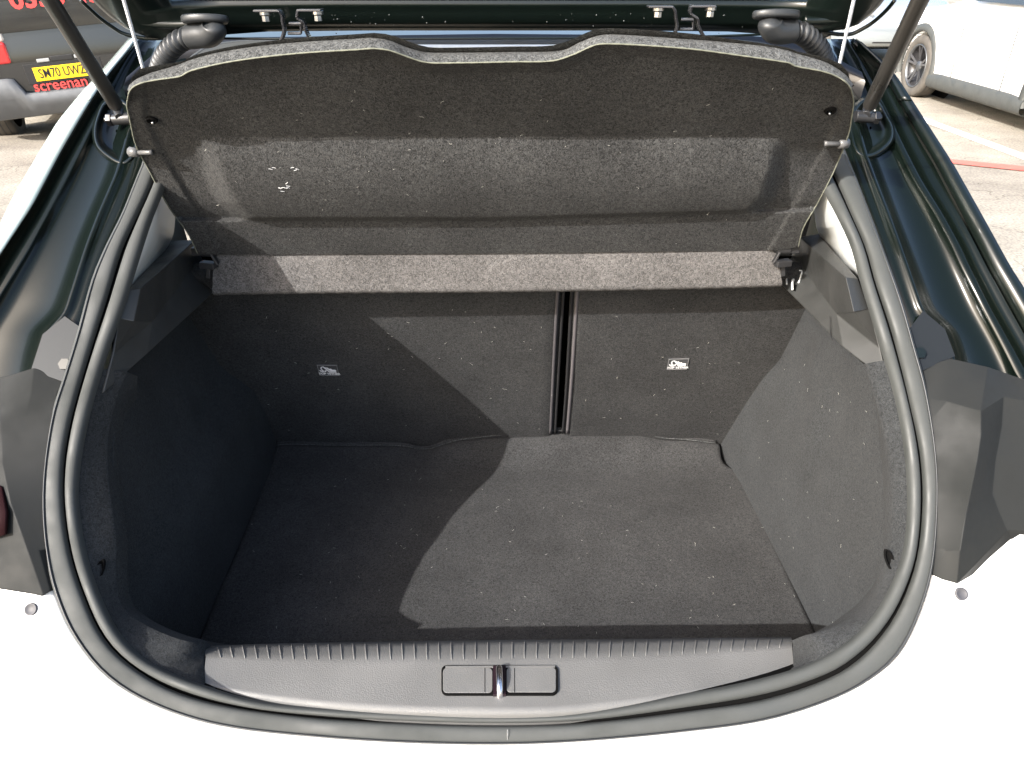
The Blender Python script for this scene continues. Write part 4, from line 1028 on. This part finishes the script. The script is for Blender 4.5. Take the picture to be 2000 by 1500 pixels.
# dark van on the left, seen from behind
PSI = R(20); ROLL = R(-4.3)
pc_ = Py(122, 138, 7.1)
vrot = Matrix.Rotation(PSI, 3, 'Z') @ Matrix.Rotation(ROLL, 3, 'Y')
vloc = np.array(pc_) - np.array(vrot @ Vector((0, 0, .60)))
van = tag(empty('parked_van', tuple(vloc), vrot.to_euler()), 'dark grey van with yellow number plate and red lettering on its rear door', 'van')
VR = np.array(vrot)
def LV(u, v, y=0.0):   # pixel -> the van's own space, on its plane y
    d = VR.T @ ray(u, v); o = VR.T @ (CAM - vloc); t = (y - o[1]) / d[1]; return o + d * t
vanp = plain('van_paint', (.012, .0125, .013), .16, coat=1.0); vanpl = plain('van_bumper', (.11, .115, .12), .5, bump=.2, bscale=100, var=.1)
xl = LV(-105, 120)[0]; xr = xl + 2.0
zt = 1.85
m_ = MB(); secs = []
for y, ins, zb, z2 in ((0.02, .05, .42, zt - .06), (.0, .10, .40, zt - .10), (.05, .0, .36, zt), (.6, .0, .30, zt + .02), (2.6, .0, .30, zt + .02), (3.0, .02, .30, zt - .1), (3.7, .05, .3, 1.15), (4.35, .10, .35, .95), (4.45, .2, .45, .7)):
    a = xl + ins; b = xr - ins
    secs.append([(a + .03, y, zb), (b - .03, y, zb), (b, y, zb + .12), (b, y, min(1.0, z2 - .08)), (b - (.10 if z2 > 1.3 else .02), y, z2 - .05), (b - .2, y, z2), (a + .2, y, z2), (a + (.10 if z2 > 1.3 else .02), y, z2 - .05), (a, y, min(1.0, z2 - .08)), (a, y, zb + .12)])
secs = secs[1:] if False else [secs[1], secs[0], *secs[2:]]
secs[0] = [(x, .012, z) for x, y, z in secs[0]]; secs[1] = [(x, .025, z) for x, y, z in secs[1]]
m_.grid(secs, closed_u=True); n = 10; m_.F.append(tuple(range(n))[::-1]); b_ = (len(secs) - 1) * n; m_.F.append(tuple(b_ + k for k in range(n)))
m_.build('body', vanp, van, shift=False, bevel=.01)
def vpoly(name, px, y, mat, par=van, sol=.01, bev=.003):
    V = [LV(u, v, y) for u, v in px]; return obj(name, V, [tuple(range(len(V)))[::-1]], mat, par, shift=False, solid=sol, bevel=bev)
# door skin with a swage, window, panel gap
m_ = MB(); rows = []
for k in range(25):
    z = .42 + k * (1.0 / 24)
    yo = -.004 + .05 * math.exp(-((z - .98)/.10)**2) * -.0 + .018 * math.sin((z - .42) * 7.0) * -1
    rows.append([(x, yo - .010 - .02 * (1 - ((x - (xl + xr)/2) / .9) ** 2), z) for x in np.linspace(xl + .14, xr - .14, 16)])
m_.grid(rows); m_.build('rear_door', vanp, van, shift=False, smooth=True, solid=.01)
wz0 = LV(70, 58)[2]; 
m_ = MB(); m_.grid([[(x, -.035 - .012 * (1 - ((x - (xl + xr)/2)/.9)**2) + (.0 if z < 1 else .03), z) for x in np.linspace(xl + .25, xr - .25, 14)] for z in (wz0, wz0 + .25, wz0 + .6)]); m_.build('rear_window', win_m, van, shift=False, smooth=True, solid=.004)
# bumper
bt = [LV(u, v, -.06) for u, v in ((-20, 158), (32, 156), (44, 184), (168, 172))]
z_hi = bt[0][2]; z_lo = bt[2][2]; zbot = LV(60, 232, -.10)[2]
rows = []
for x in np.linspace(xl - .02, xr + .02, 40):
    corner = min(1, max(0, (abs(x - (xl + xr)/2) - (1.0 - (LV(46, 170, -.06)[0] - xl))) / .06)); zt_ = z_lo * (1 - corner) + z_hi * corner
    yy = .04 * max(0, (abs(x - (xl + xr)/2) - .80) / .20) ** 2 * 4
    rows.append([(x, .03 + yy * .3, zt_), (x, -.07 + yy, zt_), (x, -.095 + yy, zt_ - .015), (x, -.10 + yy, (zt_ + zbot) / 2 + .02), (x, -.085 + yy, (zt_ + zbot) / 2), (x, -.07 + yy, zbot + .02), (x, .0 + yy, zbot), (x, .25, zbot)])
m_ = MB(); m_.grid(rows); m_.build('bumper', vanpl, van, shift=False, smooth=True)
# plate, lettering, lamp, handle
yel = plain('plate_yellow', (.80, .52, .01), .4); blk = plain('plate_black', (.012, .012, .012), .5); redl = plain('red_lettering', (.75, .055, .05), .45)
YP = -.062
TLp, TRp, BLp = LV(62, 133, YP), LV(183, 118, YP), LV(74, 158, YP)
pw, ph = .52, .112; px0 = TLp[0]; pz1 = TLp[2]
m_ = MB(); m_.box((px0 + pw/2, YP + .004, pz1 - ph/2), (pw, .006, ph)); plate_o = m_.build('number_plate', yel, van, shift=False, bevel=.002)
m_ = MB(); m_.box((px0 + pw/2 - .015, YP + .014, pz1 - ph/2 + .005), (pw + .10, .012, ph + .05)); m_.build('plate_recess', blk, van, shift=False, bevel=.003)
def put_text(body, size, x, z, y, mat, par, xs=1.0, bold=0.0, name='lettering', fit=None):
    V, Fc = text_mesh(body, size, bold=bold, align='LEFT', xs=xs)
    if fit: w0 = max(v[0] for v in V) - min(v[0] for v in V); k = fit / w0; V = [(v[0] * k, v[1], v[2]) for v in V]
    return obj(name, [(x + v[0], y, z + v[1]) for v in V], Fc, mat, par, shift=False, solid=.001)
put_text('SM70 UWZ', .108, px0 + .035, pz1 - ph/2, YP - .0012, blk, plate_o, bold=.0003, name='plate_lettering', fit=.375)
p1 = LV(66, 170, YP); put_text('screenandprint'[:8] , .125, p1[0], p1[2], -.082, redl, van, bold=.001, fit=.43, name='red_lettering')
p2 = LV(24, 16, YP); V_ = put_text('0333 472', .20, p2[0], p2[2] + .055, -.084, redl, van, bold=.006, fit=.80, name='red_lettering')
pt = LV(8, 104, -.03); m_ = MB(); m_.box(((xl + LV(17, 104, -.03)[0]) / 2, -.01, pt[2]), (LV(17, 104, -.03)[0] - xl, .09, .17)); tl = m_.build('tail_light', plain('lamp_red_v', (.62, .02, .02), .12, coat=1), van, shift=False, bevel=.02)
m_ = MB(); m_.box(((xl + LV(10, 82, -.03)[0]) / 2, -.005, pt[2] + .13), (LV(10, 82, -.03)[0] - xl, .08, .085)); m_.build('indicator_lamp', plain('lamp_white_v', (.55, .5, .45), .12, coat=1), tl, shift=False, bevel=.02)
pe = LV(85, 117, -.03); m_ = MB(); m_.box((pe[0], -.055, pe[2]), (.10, .012, .028)); m_.box((pe[0] + .30, -.055, pe[2] + .004), (.10, .012, .028)); m_.build('door_badge', plain('badge_grey', (.3, .31, .31), .3), van, shift=False, bevel=.004)
m_ = MB(); m_.box((pe[0] + .15, -.052, pe[2] + .004), (.18, .012, .045)); m_.build('door_handle', blk, van, shift=False, bevel=.006)
for yv in (.62, 3.5):
    for sd, xx in ((-1, xl + .0), (1, xr - .0)):
        wh = wheel(van, (xx + sd * -.01, yv, .32), .32, sd)
# rear tyre visible under the bumper
